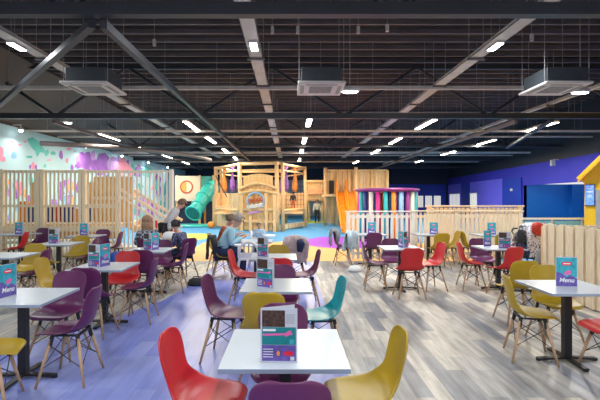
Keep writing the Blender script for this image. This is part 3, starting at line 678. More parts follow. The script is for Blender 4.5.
# right-hand fences
slat_fence('picket_fence', 'white picket fence in front of the coloured roller frame', fx(347, 11.4), fx(414, 11.4), 11.4, .05, 1.26, .128, .07, 'pine_pale', ((1.16, .07), (.2, .07)), (fx(348.5, 11.4), fx(413, 11.4)), 'pine_pale', .03, group='picket fences')
slat_fence('picket_fence', 'pine picket fence left of the thick post behind the tables', fx(415, 11.4), fx(456, 11.4), 11.4, .05, 1.27, .118, .068, 'pine', ((1.16, .07), (.2, .07)), (fx(456, 11.4),), 'pine_x', .03, group='picket fences')
slat_fence('picket_fence', 'pine picket fence right of the thick post behind the tables', fx(458, 11.4), fx(522, 11.4), 11.4, .05, 1.27, .118, .068, 'pine', ((1.16, .07), (.2, .07)), (fx(520, 11.4),), 'pine_x', .03, group='picket fences')
slat_fence('picket_fence', 'wider capped pine fence standing behind the right picket fences', fx(427, 14), fx(523, 14), 14.0, .05, 1.34, .14, .105, 'pine', ((1.25, .08), (.2, .07)), (fx(430, 14), fx(521, 14)), 'pine_x', .05, group='picket fences')
# solid plank partition beside the right front table
t = thing('plank_partition', 'chest-high vertical plank partition at the right edge', 'partition', (4.42, 0, 0))
yy = 5.0
q = MB(); k = 0
while yy < 7.5:
    w_ = .12; q.box(0 if k % 2 else .02, .045, yy, yy+w_-.02, .02, 1.19+.012*(k % 3)); yy += w_; k += 1
q.build('plank_panel', M['pine'], t)
MB().box(.05, .10, 5.0, 7.5, .02, 1.17).build('backing_board', M['ply'], t)
MB().box(-.01, .11, 7.5, 7.58, 0, 1.19).build('end_post', M['pine'], t)
# plank screen facing the viewer behind it
t = thing('plank_partition', 'vertical plank partition turned to face the viewer behind the mustard chairs', 'partition', (0, 7.62, 0))
q = MB(); x = 4.45; k = 0
while x < 6.6: q.box(x, x+.094, 0 if k % 2 else .02, .045, .02, 1.17); x += .112; k += 1
q.build('plank_panel', M['pine'], t)
MB().box(4.45, 6.6, .05, .09, .05, 1.15).build('backing_board', M['ply'], t)

# ------------------------------------------------------------------ play area: round-window board and tube slide
t = thing('slide_house', 'cream board with a round orange window beside the teal tube slide', 'play house', (0, 27.6, 0))
MB().box(fx(175, 27.6), fx(200, 27.6), 0, .12, 1.45, 3.05).build('front_board', M['cream'], t)
MB().box(fx(200, 27.6)+.01, fx(215, 27.6), .3, .4, 1.45, 3.05).build('side_board', M['m_teal'], t)
cxw, czw = fx(186.6, 27.6), 1.65+11*27.6/F
MB().prism([(cxw+.42*math.cos(a*PI/12), -.03, czw+.42*math.sin(a*PI/12)) for a in range(24)], (0, .029, 0)).build('window_ring', M['ring'], t)
pn = MB().prism([(cxw+.33*math.cos(a*PI/12), -.04, czw+.33*math.sin(a*PI/12)) for a in range(24)], (0, .009, 0)).build('window_pane', M['rpan'], t)
MB().prism([(cxw+.33*math.cos(a*PI/12-PI/2)*1, -.05, czw+.33*math.sin(a*PI/12-PI/2)) for a in range(13)], (0, .009, 0)).build('pale_half_pane', M['cream'], t)
for x in (fx(176, 27.6), fx(199, 27.6), fx(213, 27.6)): MB().box(x-.06, x+.06, .13, .27, 0, 3.1).build('post', M['log'], t)
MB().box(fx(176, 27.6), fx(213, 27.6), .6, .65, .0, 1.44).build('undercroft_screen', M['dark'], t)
t = thing('tube_slide', 'teal tube slide with an open mouth beside the timber tower', 'slide', (0, 0, 0))
p = [W(214, 186, 27.2), W(209, 189, 26.9), W(203, 198, 26.3), W(198, 207, 25.7), W(193.5, 213, 25.2)]
MB().path(p, [.42, .42, .40, .40, .44], 18).build('tube', M['slide'], t, True)
rim = MB(); c = p[-1]; d = (p[-1]-p[-2]).normalized()
a1 = d.cross(Vector((0, 0, 1))).normalized(); a2 = a1.cross(d)
rim.path([c+d*.03+a1*(.46*math.cos(i*PI/10))+a2*(.46*math.sin(i*PI/10)) for i in range(20)], .06, 8, closed=True); rim.build('mouth_rim', M['slide'], t, True)
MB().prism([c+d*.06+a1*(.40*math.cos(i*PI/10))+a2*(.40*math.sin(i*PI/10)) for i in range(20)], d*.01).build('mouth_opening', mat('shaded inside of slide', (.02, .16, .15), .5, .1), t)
for i, pp in enumerate(p[1:4]):
    MB().path([pp+a1*(.425*math.cos(i*PI/10))+a2*(.425*math.sin(i*PI/10)) for i in range(20)], .04, 6, closed=True).build('joint_ring', M['slide'], t, True)
MB().lathe([(.8, 0), (.85, .05), (.8, .12), (.5, .14)], (W(195, 220, 25).x, 25.0, .004), 20, sx=1.3).build('landing_tray', M['slide'], t, True)
tag(MB().ball((W(211, 219, 23.5).x, 23.5, .2), .19, 14).build('ball', M['orf'], smooth=True), 'orange ball on the blue rubber floor beside the tower', 'ball')
tag(MB().tube((W(205, 220, 26.5).x, 26.5, 0), (W(205, 205, 26.5).x, 26.5, 1.4), .06).build('post', M['orange']), 'short yellow post beside the tube slide', 'post')

# timber hexagonal tower
t = thing('timber_tower', 'large timber climbing tower with nets in the middle of the play area', 'play tower', (0, 0, 0))
V6 = [(-4.25, 25), (-2.53, 22), (-.64, 21.3), (.86, 25), (-.3, 28.2), (-3.2, 28.2)]
for i, (x, y) in enumerate(V6):
    MB().path([(x, y, 0), (x+.02, y, 1.7), (x-.02, y, 3.45)], [.13, .115, .10], 10).build('post', M['log'], t, True)
    if i in (0, 2): MB().path([(x+.3, y+.15, 0), (x+.27, y+.15, 3.4)], [.10, .09], 10).build('post', M['log'], t, True)
for i in range(6):
    a, b_ = V6[i], V6[(i+1) % 6]
    MB().tube((*a, 3.36), (*b_, 3.36), .075, n=8).build('top_beam', M['log'], t, True)
    MB().tube((*a, 3.05), (*b_, 3.05), .04, n=8).build('upper_rail', M['log'], t, True)
    MB().tube((*a, 1.02), (*b_, 1.02), .07, n=8).build('mid_beam', M['log'], t, True)
def boardwall(a, b_, z0, z1f, n_, name='plank_wall', m='log_d', off=.0):
    q = MB(); a = Vector((*a, 0)); b2 = Vector((*b_, 0)); d = (b2-a); nn = Vector((d.y, -d.x, 0)).normalized()*off
    for k in range(n_):
        u0, u1 = (k+.05)/n_, (k+.95)/n_; z1 = z1f((u0+u1)/2); p0 = a+d*u0+nn; p1 = a+d*u1+nn
        q.prism([(p0.x, p0.y, z0), (p1.x, p1.y, z0), (p1.x, p1.y, z1), (p0.x, p0.y, z1)], (0, .05, 0))
    return q.build(name, M[m], t)
boardwall(V6[0], V6[1], .05, lambda u: .95, 7); boardwall(V6[1], V6[2], .05, lambda u: 2.0+.35*math.sin(u*PI), 9, 'arched_front', 'ply')
boardwall(V6[2], V6[3], .05, lambda u: .32, 8); boardwall(V6[2], V6[3], .85, lambda u: 1.0, 8)
boardwall(V6[0], V6[1], 1.05, lambda u: 1.9 if u > .55 else 1.2, 7)
boardwall(V6[5], V6[4], .9, lambda u: 1.95, 12); boardwall(V6[3], V6[4], .9, lambda u: 1.95, 6); boardwall(V6[0], V6[5], .9, lambda u: 1.95, 6)
a, b_ = Vector((-2.53, 21.94, 0)), Vector((-.64, 21.24, 0))
def fp(u, z, off=0): q = a+(b_-a)*u; return Vector((q.x, q.y-off, z))
for z, hgt, am in ((2.1, .10, .28), (1.86, .08, .16)):
    MB().path([fp(u/12, z+am*math.sin(u/12*PI), .1) for u in range(13)], .07, 8).build('arch_rail', M['log'], t, True)
bw = MB()
for k in range(8):
    u0, u1 = .1+k*.1, .1+k*.1+.094
    bw.prism([fp(u0, 2.15+.26*math.sin(u0*PI)), fp(u1, 2.15+.26*math.sin(u1*PI)), fp(u1, 2.66+.2*math.sin(u1*PI)), fp(u0, 2.66+.2*math.sin(u0*PI))], (0, .05, 0))
bw.build('crest_boards', M['ply'], t)
for u in (.06, .30, .72, .94): MB().box(fp(u, 0).x-.07, fp(u, 0).x+.07, fp(u, 0).y-.12, fp(u, 0).y-.02, 0, 1.9).build('batten', M['log'], t)
for z in (.5, 1.1): MB().bar(fp(.0, z, .08), fp(1, z, .08), .06, .12).build('cross_rail', M['log'], t)
MB().box(-4.0, .7, 23.0, 27.8, .80, .88).build('deck', M['log'], t)
# roundel with looping script
sg = MB().path([fp(.44+.22*math.cos(k*PI/12), 1.50+.42*math.sin(k*PI/12), .2) for k in range(-3, 15)], .045, 6).build('sign_arc', M['m_blu'], t, True)
def script(z, x0, x1, amp, f_, m, r=.022):
    pts = []
    for k in range(90):
        u = x0+(x1-x0)*k/89; pts.append(fp(u+.035*math.cos(k*f_*.5), z+amp*math.sin(k*f_*.5)*(.7+.3*math.sin(k*.31))+.3*(u-x0), .22))
    MB().path(pts, r, 5).build('sign_script', M[m], t, True)
script(1.50, .27, .62, .11, 1.25, 'ring', .022); script(1.20, .22, .64, .10, 1.1, 'wh', .026); script(.90, .24, .56, .05, .9, 'm_lil', .018)
# hanging drapes
for (x, y, m, w) in ((-3.65, 24.0, 'orf', .12), (-3.1, 23.4, 'm_pur', .14), (-2.85, 24, 'm_pur', .10), (-.2, 23.4, 'm_pur', .13), (.28, 24.2, 'orf', .17), (-.45, 24, 'm_pur', .10), (-3.75, 25, 'orf', .14)):
    MB().lathe([(w*.5, 0), (w, .25), (w*.8, .6), (w*.45, .9), (w*.25, 1.2), (w*.9, 1.35)], (x, y, 1.98), 8, sy=.5).build('hanging_cloth', M[m], t, True)
# net on the right bay
q = MB()
for i in range(8):
    u = (i+.5)/8; x = -.64+1.5*u; y = 21.35+3.6*u
    q.tube((x, y, 1.05), (x, y, 3.3), .010, n=4)
for z in [1.3+.25*k for k in range(8)]: q.tube((-.6, 21.4, z), (.82, 24.9, z), .010, n=4)
q.build('climbing_net', M['net'], t)
for (xa, ya, xb, yb) in ((-4.2, 2.9, -3.3, 1.7), (-3.9, 3.2, -2.7, 1.9)):
    MB().tube((xa, 24.6, ya), (xb, 22.8, yb), .03, n=6).build('rope', M['net'], t)

# right play house with slides
t = thing('play_house', 'timber play house with plank walls above the orange slides', 'play house', (0, 0, 0))
def Xp(x, D): return (x-CX)*D/F
for x, D in ((325.5, 26), (333, 26.4), (338, 26), (356, 25.5), (387, 26), (372, 26), (349, 26)):
    MB().tube((Xp(x, D), D, 0), (Xp(x, D), D, 3.45 if x in (325.5, 356) else 3.3), .10, n=8).build('post', M['log'], t, True)
def fwall(x0, x1, D, z0, z1, n_, name, m='log_d'):
    q = MB(); X0, X1 = Xp(x0, D), Xp(x1, D); w = (X1-X0)/n_
    for k in range(n_): q.box(X0+k*w+.01, X0+(k+1)*w-.01, D, D+.05, z0, z1+.04*((k*7) % 3))
    return q.build(name, M[m], t)
fwall(327, 355, 26.2, 1.9, 3.2, 9, 'front_planks', 'ply'); fwall(357, 387, 26.2, 1.75, 3.25, 14, 'slat_wall', 'log_d'); fwall(358, 386, 27.4, 1.75, 3.15, 9, 'rear_planks', 'ply')
MB().box(Xp(324, 26), Xp(388, 26), 25.6, 28, 1.74, 1.88).build('deck', M['log'], t)
MB().box(Xp(324, 26), Xp(388, 26), 26.1, 26.2, 3.25, 3.36).build('top_beam', M['log'], t)
for x in (340, 346, 361, 368, 376, 383): MB().box(Xp(x, 26.15)-.05, Xp(x, 26.15)+.05, 26.1, 26.15, 1.9, 3.3).build('batten', M['log'], t)
MB().box(Xp(332, 26.1)-.18, Xp(332, 26.1)+.12, 26.05, 26.1, 1.9, 2.7).build('doorway', M['dkc'], t)
fwall(326, 350, 27.6, 0.05, 1.7, 12, 'lower_screen', 'log')
t = thing('rope_bridge', 'timber walkway joining the play house to the tower', 'walkway', (0, 0, 0))
fwall(305, 325, 28.5, 1.55, 2.75, 9, 'plank_side', 'ply')
MB().box(Xp(305, 28.5), Xp(326, 28.5), 28.6, 29.6, 1.45, 1.55).build('walkway_deck', M['log'], t)
MB().box(Xp(305, 28.5), Xp(325, 28.5), 28.4, 28.48, 2.70, 2.82).build('rail', M['log'], t)
MB().box(Xp(308, 28.5), Xp(322, 28.5), 28.42, 28.48, 1.9, 2.3).build('red_sign', M['m_or'], t)
for x in (309, 322): MB().tube((Xp(x, 29), 29, 0), (Xp(x, 29), 29, 1.45), .08, n=8).build('support_post', M['log'], t, True)
def wslide(xa, xb, label):
    t = thing('wave_slide', label, 'slide', (0, 0, 0), 0, 'orange wave slides')
    n_ = 22; q = MB(); r0 = []; w = .46
    for k in range(n_+1):
        u = k/n_; D = 25.5-5.6*u; X = xa+(xb-xa)*u; z = 1.93*(1-u)**1.15+.10+.10*math.sin(u*PI*4)*(1-u*.5)
        r0.append((X, D, z))
    for k in range(n_):
        (xa_, da, za), (xb_, db, zb) = r0[k], r0[k+1]
        v = [(xa_-w/2, da, za), (xa_+w/2, da, za), (xa_+w/2, da, za-.05), (xa_-w/2, da, za-.05), (xb_-w/2, db, zb), (xb_+w/2, db, zb), (xb_+w/2, db, zb-.05), (xb_-w/2, db, zb-.05)]
        q.add(v, [(0, 1, 5, 4), (3, 7, 6, 2), (0, 3, 2, 1), (4, 5, 6, 7)])
    q.build('slide_bed', M['orange'], t, True)
    for s_ in (-1, 1):
        MB().path([(x+s_*w/2, d, z+.10) for x, d, z in r0], .055, 6).build('side_lip', M['orange'], t, True)
    MB().box(xa-w/2-.04, xa-w/2+.02, 25.3, 25.7, 1.9, 2.7).build('entry_panel', M['orange'], t)
wslide(2.95, 2.62, 'orange wave slide, left of the pair below the play house')
wslide(3.52, 3.16, 'orange wave slide, right of the pair below the play house')

# roller frame with coloured hanging tubes
t = thing('roller_frame', 'round plum-roofed frame hung with coloured foam rollers', 'play frame', (Xp(387, 17), 17.0, 0))
MB().lathe([(1.16, 0), (1.24, .03), (1.24, .09), (1.1, .12), (.3, .13)], (0, 0, 1.90), 32).build('roof_disc', M['plum'], t, True)
MB().lathe([(1.2, 0), (1.2, .08)], (0, 0, .003), 32).build('base_disc', M['plum'], t)
MB().tube((0, 0, .08), (0, 0, 1.9), .1, n=12).build('centre_column', M['nv'], t, True)
cc = ['mag', 'tq', 'nv', 'wh', 'mag', 'tq', 'orf', 'm_blu', 'plum', 'wh', 'tq', 'mag']
for k in range(24):
    a_ = 2*PI*k/24; MB().tube((1.08*math.cos(a_), 1.08*math.sin(a_), .1), (1.08*math.cos(a_), 1.08*math.sin(a_), 1.88), .085, n=10).build('foam_roller', M[cc[k % 12]], t, True)

# yellow kiosk house with menu screen
t = thing('kiosk_house', 'sunflower yellow gabled kiosk at the right edge', 'kiosk', (7.44, 11.0, 0), math.radians(-36))
e0, e1, zr = 0, 2.8, 2.10
mx_ = (e0+e1)/2
MB().prism([(e0, 0, 0), (e1, 0, 0), (e1, 0, zr+.1), (mx_, 0, zr+.1+(mx_-e0)*1.1), (e0, 0, zr+.1)], (0, 2.2, 0)).build('front_wall', M['house'], t)
for s_ in (-1, 1):
    MB().bar((mx_, 1.0, zr+.16+(mx_-e0)*1.1+.05), (mx_+s_*(mx_-e0+.12), 1.0, zr+.02), 2.7, .09, up=(0, 0, 1)).build('roof_slope', M['house'], t)
    MB().bar((mx_, -.40, zr+.16+(mx_-e0)*1.1-.02), (mx_+s_*(mx_-e0+.12), -.40, zr-.05), .04, .16, up=(0, 1, 0)).build('barge_board', M['housed'], t)
MB().box(.24, 2.3, -.05, -.001, .85, 1.86).build('serving_hatch', M['shut'], t)
MB().box(.2, 2.4, -.12, -.001, .78, .85).build('hatch_sill', M['housed'], t)
t = thing('wall_screen', 'upright blue information screen on the yellow kiosk', 'screen', (7.415, 10.93, 1.46), math.radians(-36))
MB().box(.0, .205, 0, .045, 0, .53).build('screen_bezel', M['black'], t)
MB().box(.0, .185, -.006, -.001, .015, .515).build('display', M['screen'], t)
q = MB(); 
for k, (a_, b2, z) in enumerate(((.02, .08, .46), (.10, .165, .46), (.04, .15, .42), (.03, .16, .33), (.05, .14, .25), (.04, .15, .21), (.05, .13, .10))): q.box(a_, b2, -.010, -.0065, z, z+(.03 if k == 3 else .015))
q.build('display_text', M['c_white'], t)
# glass balustrade
t = thing('glass_balustrade', 'white-railed glass balustrade before the blue alcove', 'balustrade', (0, 13.0, 0))
MB().box(6.95, 10.6, 0, .06, 1.00, 1.06).build('top_rail', M['wh'], t)
for k in range(4): MB().box(7.0+k*.9, 7.86+k*.9, .02, .035, .1, .97).build('glass_pane', M['glass'], t)
for k in range(5): MB().box(6.95+k*.9-.02, 6.95+k*.9+.025, .01, .05, 0, 1.0).build('upright', M['galv'], t)
t = thing('linear_lamp', 'unseen linear lamp added to brighten the azure alcove', 'ceiling light', (14.0, 20.5, 3.3), 0, 'linear ceiling lamps')  # unseen lamp put in only to brighten the alcove
MB().box(-.06, .06, -1.2, 1.2, 0, .06).build('housing', M['galv'], t); a = area((0, 0, -.03), .2, 2.4, 34, NEUT); a.parent = t; a.name = 'light_source'
MB().box(-.05, .05, -1.19, 1.19, -.012, -.001).build('diffuser', M['lampw'], t)
for s_ in (-1, 1): MB().tube((0, s_*.9, .06), (0, s_*.9, ZC-3.3), .006, n=5).build('suspension_rod', M['rod'], t)
# wall devices
t = thing('floodlight', 'small white floodlight on the upper right blue wall', 'light', (rwx(20)-.34, 20.0, 3.12))
MB().box(-.1, .1, -.12, .0, 0, .28).build('lamp_head', M['acw'], t, bevel=.02); MB().box(.05, .3, -.02, .02, .28, .32).build('bracket', M['acw'], t)
tag(MB().box(rwx(25.2)-.16, rwx(25.2)-.09, 25.1, 25.3, 2.05, 2.2).build('alarm_sounder', M['wh'], bevel=.01), 'small white alarm sounder on the blue wall', 'alarm')

# ------------------------------------------------------------------ people
def skinned(name, pts, edges, rad, m, parent=None, sub=2, root=0):
    me = bpy.data.meshes.new(name); me.from_pydata([tuple(p) for p in pts], edges, []); o = link(name, me)
    o.modifiers.new('skin', 'SKIN')
    for i, r in enumerate(rad):
        sv = me.skin_vertices[0].data[i]; sv.radius = r if isinstance(r, tuple) else (r, r); sv.use_root = (i == root)
    s = o.modifiers.new('sub', 'SUBSURF'); s.levels = sub; s.render_levels = sub
    nm = smooth_angle(bake(o)); bpy.data.objects.remove(o); nm.materials.clear(); nm.materials.append(m); nm.name = name
    return link(name, nm, parent)
def person(label, loc, facing, J, shirt, trousers, hair, hairstyle='short', scale=1.0, head_turn=0, long=0):
    """J: joint name -> local point, facing +y, standing on z = 0"""
    t = thing('person', label, 'person', loc, math.radians(facing-90)); t.scale = (scale,)*3
    names = ['pelvis', 'spine', 'chest', 'neckb', 'neck', 'jaw', 'head', 'crown', 'shl', 'ell', 'wrl', 'shr', 'elr', 'wrr', 'hl', 'kl', 'al', 'tl', 'hr', 'kr', 'ar', 'tr']
    R = dict(pelvis=(.15, .12), spine=(.13, .10), chest=(.15, .11), neckb=.065, neck=.05, jaw=.065, head=.09, crown=.055, shl=.06, ell=.042, wrl=.028, shr=.06, elr=.042, wrr=.028,
             hl=.085, kl=.058, al=.038, tl=.03, hr=.085, kr=.058, ar=.038, tr=.03)
    E = [('pelvis', 'spine'), ('spine', 'chest'), ('chest', 'neckb'), ('neckb', 'neck'), ('neck', 'jaw'), ('jaw', 'head'), ('head', 'crown'), ('chest', 'shl'), ('shl', 'ell'), ('ell', 'wrl'),
         ('chest', 'shr'), ('shr', 'elr'), ('elr', 'wrr'), ('pelvis', 'hl'), ('hl', 'kl'), ('kl', 'al'), ('al', 'tl'), ('pelvis', 'hr'), ('hr', 'kr'), ('kr', 'ar'), ('ar', 'tr')]
    P = {k: Vector(v) for k, v in J.items()}
    pts = [P[k] for k in names]; idx = {k: i for i, k in enumerate(names)}; ed = [(idx[a], idx[b]) for a, b in E]; rad = [R[k] for k in names]
    for sd, w_, e_ in ((-1, 'wrl', 'ell'), (1, 'wrr', 'elr')):     # palms and fingers
        d = (P[w_]-P[e_]).normalized(); s_ = d.cross(Vector((0, 0, 1)))
        s_ = s_.normalized() if s_.length > .1 else Vector((1, 0, 0)); dn = s_.cross(d).normalized()*-1
        if dn.z > 0: dn = -dn
        palm = P[w_]+d*.055; pts.append(palm); rad.append((.030, .018)); pi_ = len(pts)-1; ed.append((idx[w_], pi_))
        for k, ln in enumerate((.062, .07, .066, .052)):
            o_ = s_*(-.024+.016*k); b0 = palm+d*.03+o_; tip = b0+d*ln*.6+dn*.012; tip2 = b0+d*ln*.9+dn*.035
            i0 = len(pts); pts += [b0, tip, tip2]; rad += [.009, .008, .007]; ed += [(pi_, i0), (i0, i0+1), (i0+1, i0+2)]
        th = palm-s_*.028*sd*-1; i0 = len(pts); pts += [P[w_]+d*.035+s_*.03*sd, P[w_]+d*.065+s_*.045*sd+dn*.01]; rad += [.010, .009]; ed += [(pi_, i0), (i0, i0+1)]
    body = skinned('body', pts, ed, rad, M['skin'], t)
    def wear(nm, ks, m, ex, cut={}):
        ii = {k: i for i, k in enumerate(ks)}; pp = [P[k].copy() for k in ks]
        for k, (tw, f_) in cut.items(): pp[ii[k]] = P[tw].lerp(P[k], f_)
        ee = [(ii[a], ii[b]) for a, b in E if a in ii and b in ii]
        rr = [tuple(x+ex for x in R[k]) if isinstance(R[k], tuple) else (R[k]+ex if k not in ('wrl', 'wrr') else R[k]+ex*1.3) for k in ks]
        return skinned(nm, pp, ee, rr, m, t)
    wear('top', ['pelvis', 'spine', 'chest', 'neckb', 'shl', 'ell', 'wrl', 'shr', 'elr', 'wrr'], shirt, .018, {'wrl': ('ell', .93), 'wrr': ('elr', .93)})
    wear('trousers', ['pelvis', 'hl', 'kl', 'al', 'hr', 'kr', 'ar'], trousers, .014)
    for a_, b_ in (('al', 'tl'), ('ar', 'tr')):
        skinned('shoe', [P[a_]-(P[b_]-P[a_]).normalized()*.03-Vector((0, 0, .03)), P[b_]], [(0, 1)], [.05, .042], M['shoe'], t, 1)
    # head details
    h = P['head']; cr = P['crown']; upv = (cr-h).normalized(); c_, s_ = math.cos(math.radians(head_turn)), math.sin(math.radians(head_turn))
    fw = Vector((-s_, c_, 0)); fw = (fw-upv*fw.dot(upv)).normalized(); rt = fw.cross(upv).normalized()
    MB().path([h+fw*.088+upv*.01, h+fw*.115-upv*.022], [.010, .016], 8).build('nose', M['skin'], t, True)
    for s2 in (-1, 1):
        MB().ball(h+fw*.088+rt*s2*.032+upv*.012, .012, 8).build('eye', M['shoe'], t, True)
        MB().ball(h+rt*s2*.094-upv*.01, .022, 8, sx=.5).build('ear', M['skin'], t, True)
    MB().tube(h+fw*.082-rt*.022-upv*.052, h+fw*.082+rt*.022-upv*.052, .006, n=6).build('mouth', M['c_pink'], t, True)
    hm = MB(); n1, n2 = 12, 9
    rows_ = []
    for i in range(n2):
        th = (i+.0)/(n2-1)*PI*.62
        for j in range(n1*2):
            ph = 2*PI*j/(n1*2); fr = math.cos(ph)      # fr = 1 in front
            lim = 1.0 if fr < .35 else .62
            tt = th*lim; r = .108*(1+.05*math.sin(j*2.3+i))
            hm.v.append(tuple(h+upv*.022+upv*(math.cos(tt)*r*1.05)+fw*(math.sin(tt)*r*fr)+rt*(math.sin(tt)*r*math.sin(ph)*.95)))
    for i in range(n2-1):
        for j in range(n1*2):
            j2 = (j+1) % (n1*2); hm.f.append([i*n1*2+j, i*n1*2+j2, (i+1)*n1*2+j2, (i+1)*n1*2+j]); hm.m.append(0)
    ho = hm.build('hair', hair, t, True); md = ho.modifiers.new('s', 'SOLIDIFY'); md.thickness = .02; md.offset = 0
    if hairstyle == 'long':
        for k in range(9):
            a_ = PI*(.15+.7*k/8); o_ = rt*(math.cos(a_)*.085)-fw*(math.sin(a_)*.085)
            MB().path([h+o_-upv*.0, h+o_*1.1-Vector((0, 0, .10)), h+o_*1.15-Vector((0, 0, .20))-fw*.02, h+o_*.9-Vector((0, 0, .30))-fw*.03], [.04, .042, .036, .015], 7).build('hair_lock', hair, t, True)
    if hairstyle == 'bun':
        MB().ball(h-fw*.10+upv*.075, .05, 10).build('hair_bun', hair, t, True)
    return t
def sit(lean=0, arm=(.36, .80), spread=.12, drop=0, lk=None):
    c, s = math.cos(lean), math.sin(lean)
    def L(x, y, z): z0 = z-.52; return (x, y*c+z0*s, .52+z0*c-y*s)
    J = dict(pelvis=(0, 0, .53), spine=L(0, .01, .70), chest=L(0, .03, .90), neckb=L(0, .03, 1.02), neck=L(0, .05, 1.09), jaw=L(0, .085, 1.13), head=L(0, .08, 1.20), crown=L(0, .07, 1.265),
             shl=L(-.17, .03, .97), shr=L(.17, .03, .97), ell=L(-.23, .10, .74), elr=L(.23, .10, .74), wrl=(-.12, arm[0], arm[1]), wrr=(.12, arm[0], arm[1]),
             hl=(-.09, .03, .52), hr=(.09, .03, .52), kl=(-spread, .43, .53), kr=(spread, .43, .53), al=(-spread, .42, .10), ar=(spread, .42, .10), tl=(-spread, .56, .045), tr=(spread, .56, .045))
    return J
def stand(bend=0, arms=None):
    c, s = math.cos(bend), math.sin(bend)
    def L(x, y, z): z0 = z-.92; return (x, y*c+z0*s, .92+z0*c-y*s)
    J = dict(pelvis=(0, 0, .95), spine=L(0, 0, 1.12), chest=L(0, .01, 1.33), neckb=L(0, .0, 1.45), neck=L(0, .02, 1.51), jaw=L(0, .05, 1.55), head=L(0, .04, 1.62), crown=L(0, .04, 1.69),
             shl=L(-.18, .0, 1.40), shr=L(.18, .0, 1.40), ell=L(-.24, .02, 1.13), elr=L(.24, .02, 1.13), wrl=L(-.26, .14, .92), wrr=L(.26, .14, .92),
             hl=(-.09, 0, .92), hr=(.09, 0, .92), kl=(-.11, .03, .50), kr=(.11, .02, .50), al=(-.12, 0, .09), ar=(.12, 0, .09), tl=(-.13, .14, .045), tr=(.13, .14, .045))
    return J
J = sit(.42, (.42, .80)); person('person in a pale blue jumper leaning over a table, seated on a mustard chair', (-1.43, 8.85, -.02), 14, J, M['jumper'], M['navy'], M['hair_g'], scale=1.09)
J = sit(.30, (.42, .82)); person('person with tied brown hair in a rust top seated beyond the pale blue jumper', (-1.62, 9.95, .003), -5, J, M['rust'], M['navy'], M['hair_b'], 'bun')
J = sit(.10, (.38, .80)); person('person with long fair-brown hair in a plaid shirt seen from behind', (-2.90, 8.9, .003), 118, J, M['plaid'], M['dkc'], M['hair_l2'], 'long', scale=.97)
J = sit(.25, (.40, .80)); person('person with black hair in a navy floral coat seated by the aisle', (-2.16, 8.9, .06), 160, J, M['floral'], M['navy'], M['hair_k'], 'bun', scale=.88)
J = stand(.55); person('person in a pale grey hoodie bending over beside the slatted fence', (-3.12, 10.9, .003), 10, J, M['greyc'], M['dkc'], M['hair_b'])
J = stand(0); person('person in a cream shirt and dark shorts standing far off by the play house', (Xp(316, 29.2), 28.0, .008), 265, J, M['yeltop'], M['dkc'], M['hair_b'], scale=.88)
J = stand(0); person('small child in dark clothes standing on the deck of the timber tower', (Xp(293, 25.5), 24.4, .885), 265, J, M['dkc'], M['ring'], M['hair_k'], scale=.62)

# baby in a high chair at the table of the woman in blue
def highchair(x, y, rz, label, m='hc'):
    t = thing('high_chair', label, 'high chair', (x, y, .003), math.radians(rz), 'white high chairs')
    for sx in (-1, 1):
        for sy in (-1, 1): MB().tube((sx*.15, sy*.14, .60), (sx*.25, sy*.25, 0), .016, n=8).build('leg', M[m], t, True)
    MB().box(-.17, .17, -.16, .16, .56, .60).build('seat', M[m], t, bevel=.02)
    MB().path([(.17*math.cos(PI*k/12), -.17, .64+.24*math.sin(PI*k/12)**.7) for k in range(13)], .026, 8).build('back_hoop', M[m], t, True)
    MB().box(-.17, .17, -.18, -.155, .60, .70).build('backrest', M[m], t, bevel=.01)
    for k in (-.08, 0, .08): MB().box(k-.014, k+.014, -.175, -.16, .70, .86).build('back_slat', M['shut'], t)
    for s_ in (-1, 1): MB().box(s_*.175-.012, s_*.175+.012, -.16, .16, .60, .76).build('side_panel', M[m], t, bevel=.005)
    MB().lathe([(.20, 0), (.24, .01), (.24, .035), (.215, .03), (.20, .02)], (0, .20, .77), 20, sx=1.05, sy=.7).build('tray', M[m], t, True)
    return t
highchair(-.74, 7.72, 8, 'empty white high chair beside the third central table')
highchair(-.70, 9.88, 270, 'white high chair holding the baby in blue')
J = sit(0, (.30, .86)); 
tb = person('baby in a pale blue romper sitting in a high chair', (-.70, 9.86, .37), 270, J, M['babyb'], M['babyb'], M['hair_l'], scale=.56)

# coats, bags and pushchair
def drape(name, label, x, y, z, rz, w, h, d, m, cat='coat', lining=None):
    t = thing(name, label, cat, (x, y, z), math.radians(rz))
    mb = MB(); nu, nv = 14, 16
    for i in range(nv+1):
        a_ = -1+2*i/nv                    # -1 front hem, 0 over the top, 1 rear hem
        prof_y = math.copysign(min(1, abs(a_)*3)**.8, a_)*d/2; prof_z = -max(0, abs(a_)-.12)*h/.88
        for j in range(nu+1):
            u = -1+2*j/nu; ww = w*(1+.18*abs(a_))
            fold = .022*math.sin(j*1.9+i*.35)+.018*math.sin(j*.8-i*.5)
            mb.v.append((u*ww/2+.01*math.sin(i*1.3), prof_y+math.copysign(fold, a_)+.02*a_*abs(u), prof_z-.05*abs(u)**3-.03*math.sin(j*.9)*abs(a_)))
    for i in range(nv):
        for j in range(nu):
            q_ = i*(nu+1)+j; mb.f.append([q_, q_+1, q_+nu+2, q_+nu+1]); mb.m.append(0)
    o = mb.build('cloth_body', M[m], t, True); s_ = o.modifiers.new('s', 'SOLIDIFY'); s_.thickness = .025; s_.offset = 1
    for s2 in (-1, 1):
        MB().path([(s2*w*.45, -d*.4, -.04), (s2*w*.60, -d*.55, -h*.35), (s2*w*.56, -d*.5, -h*.85)], [.06, .055, .04], 8).build('sleeve', M[m], t, True)
    if lining: MB().path([(w*.2, -d*.62, -.08), (w*.26, -d*.75, -h*.3), (w*.2, -d*.7, -h*.6)], [.05, .08, .05], 8).build('lining', M[lining], t, True)
    return t
chair('yellow', .09, 8.35, 95, 'chair hidden under the mauve grey coat', G1)
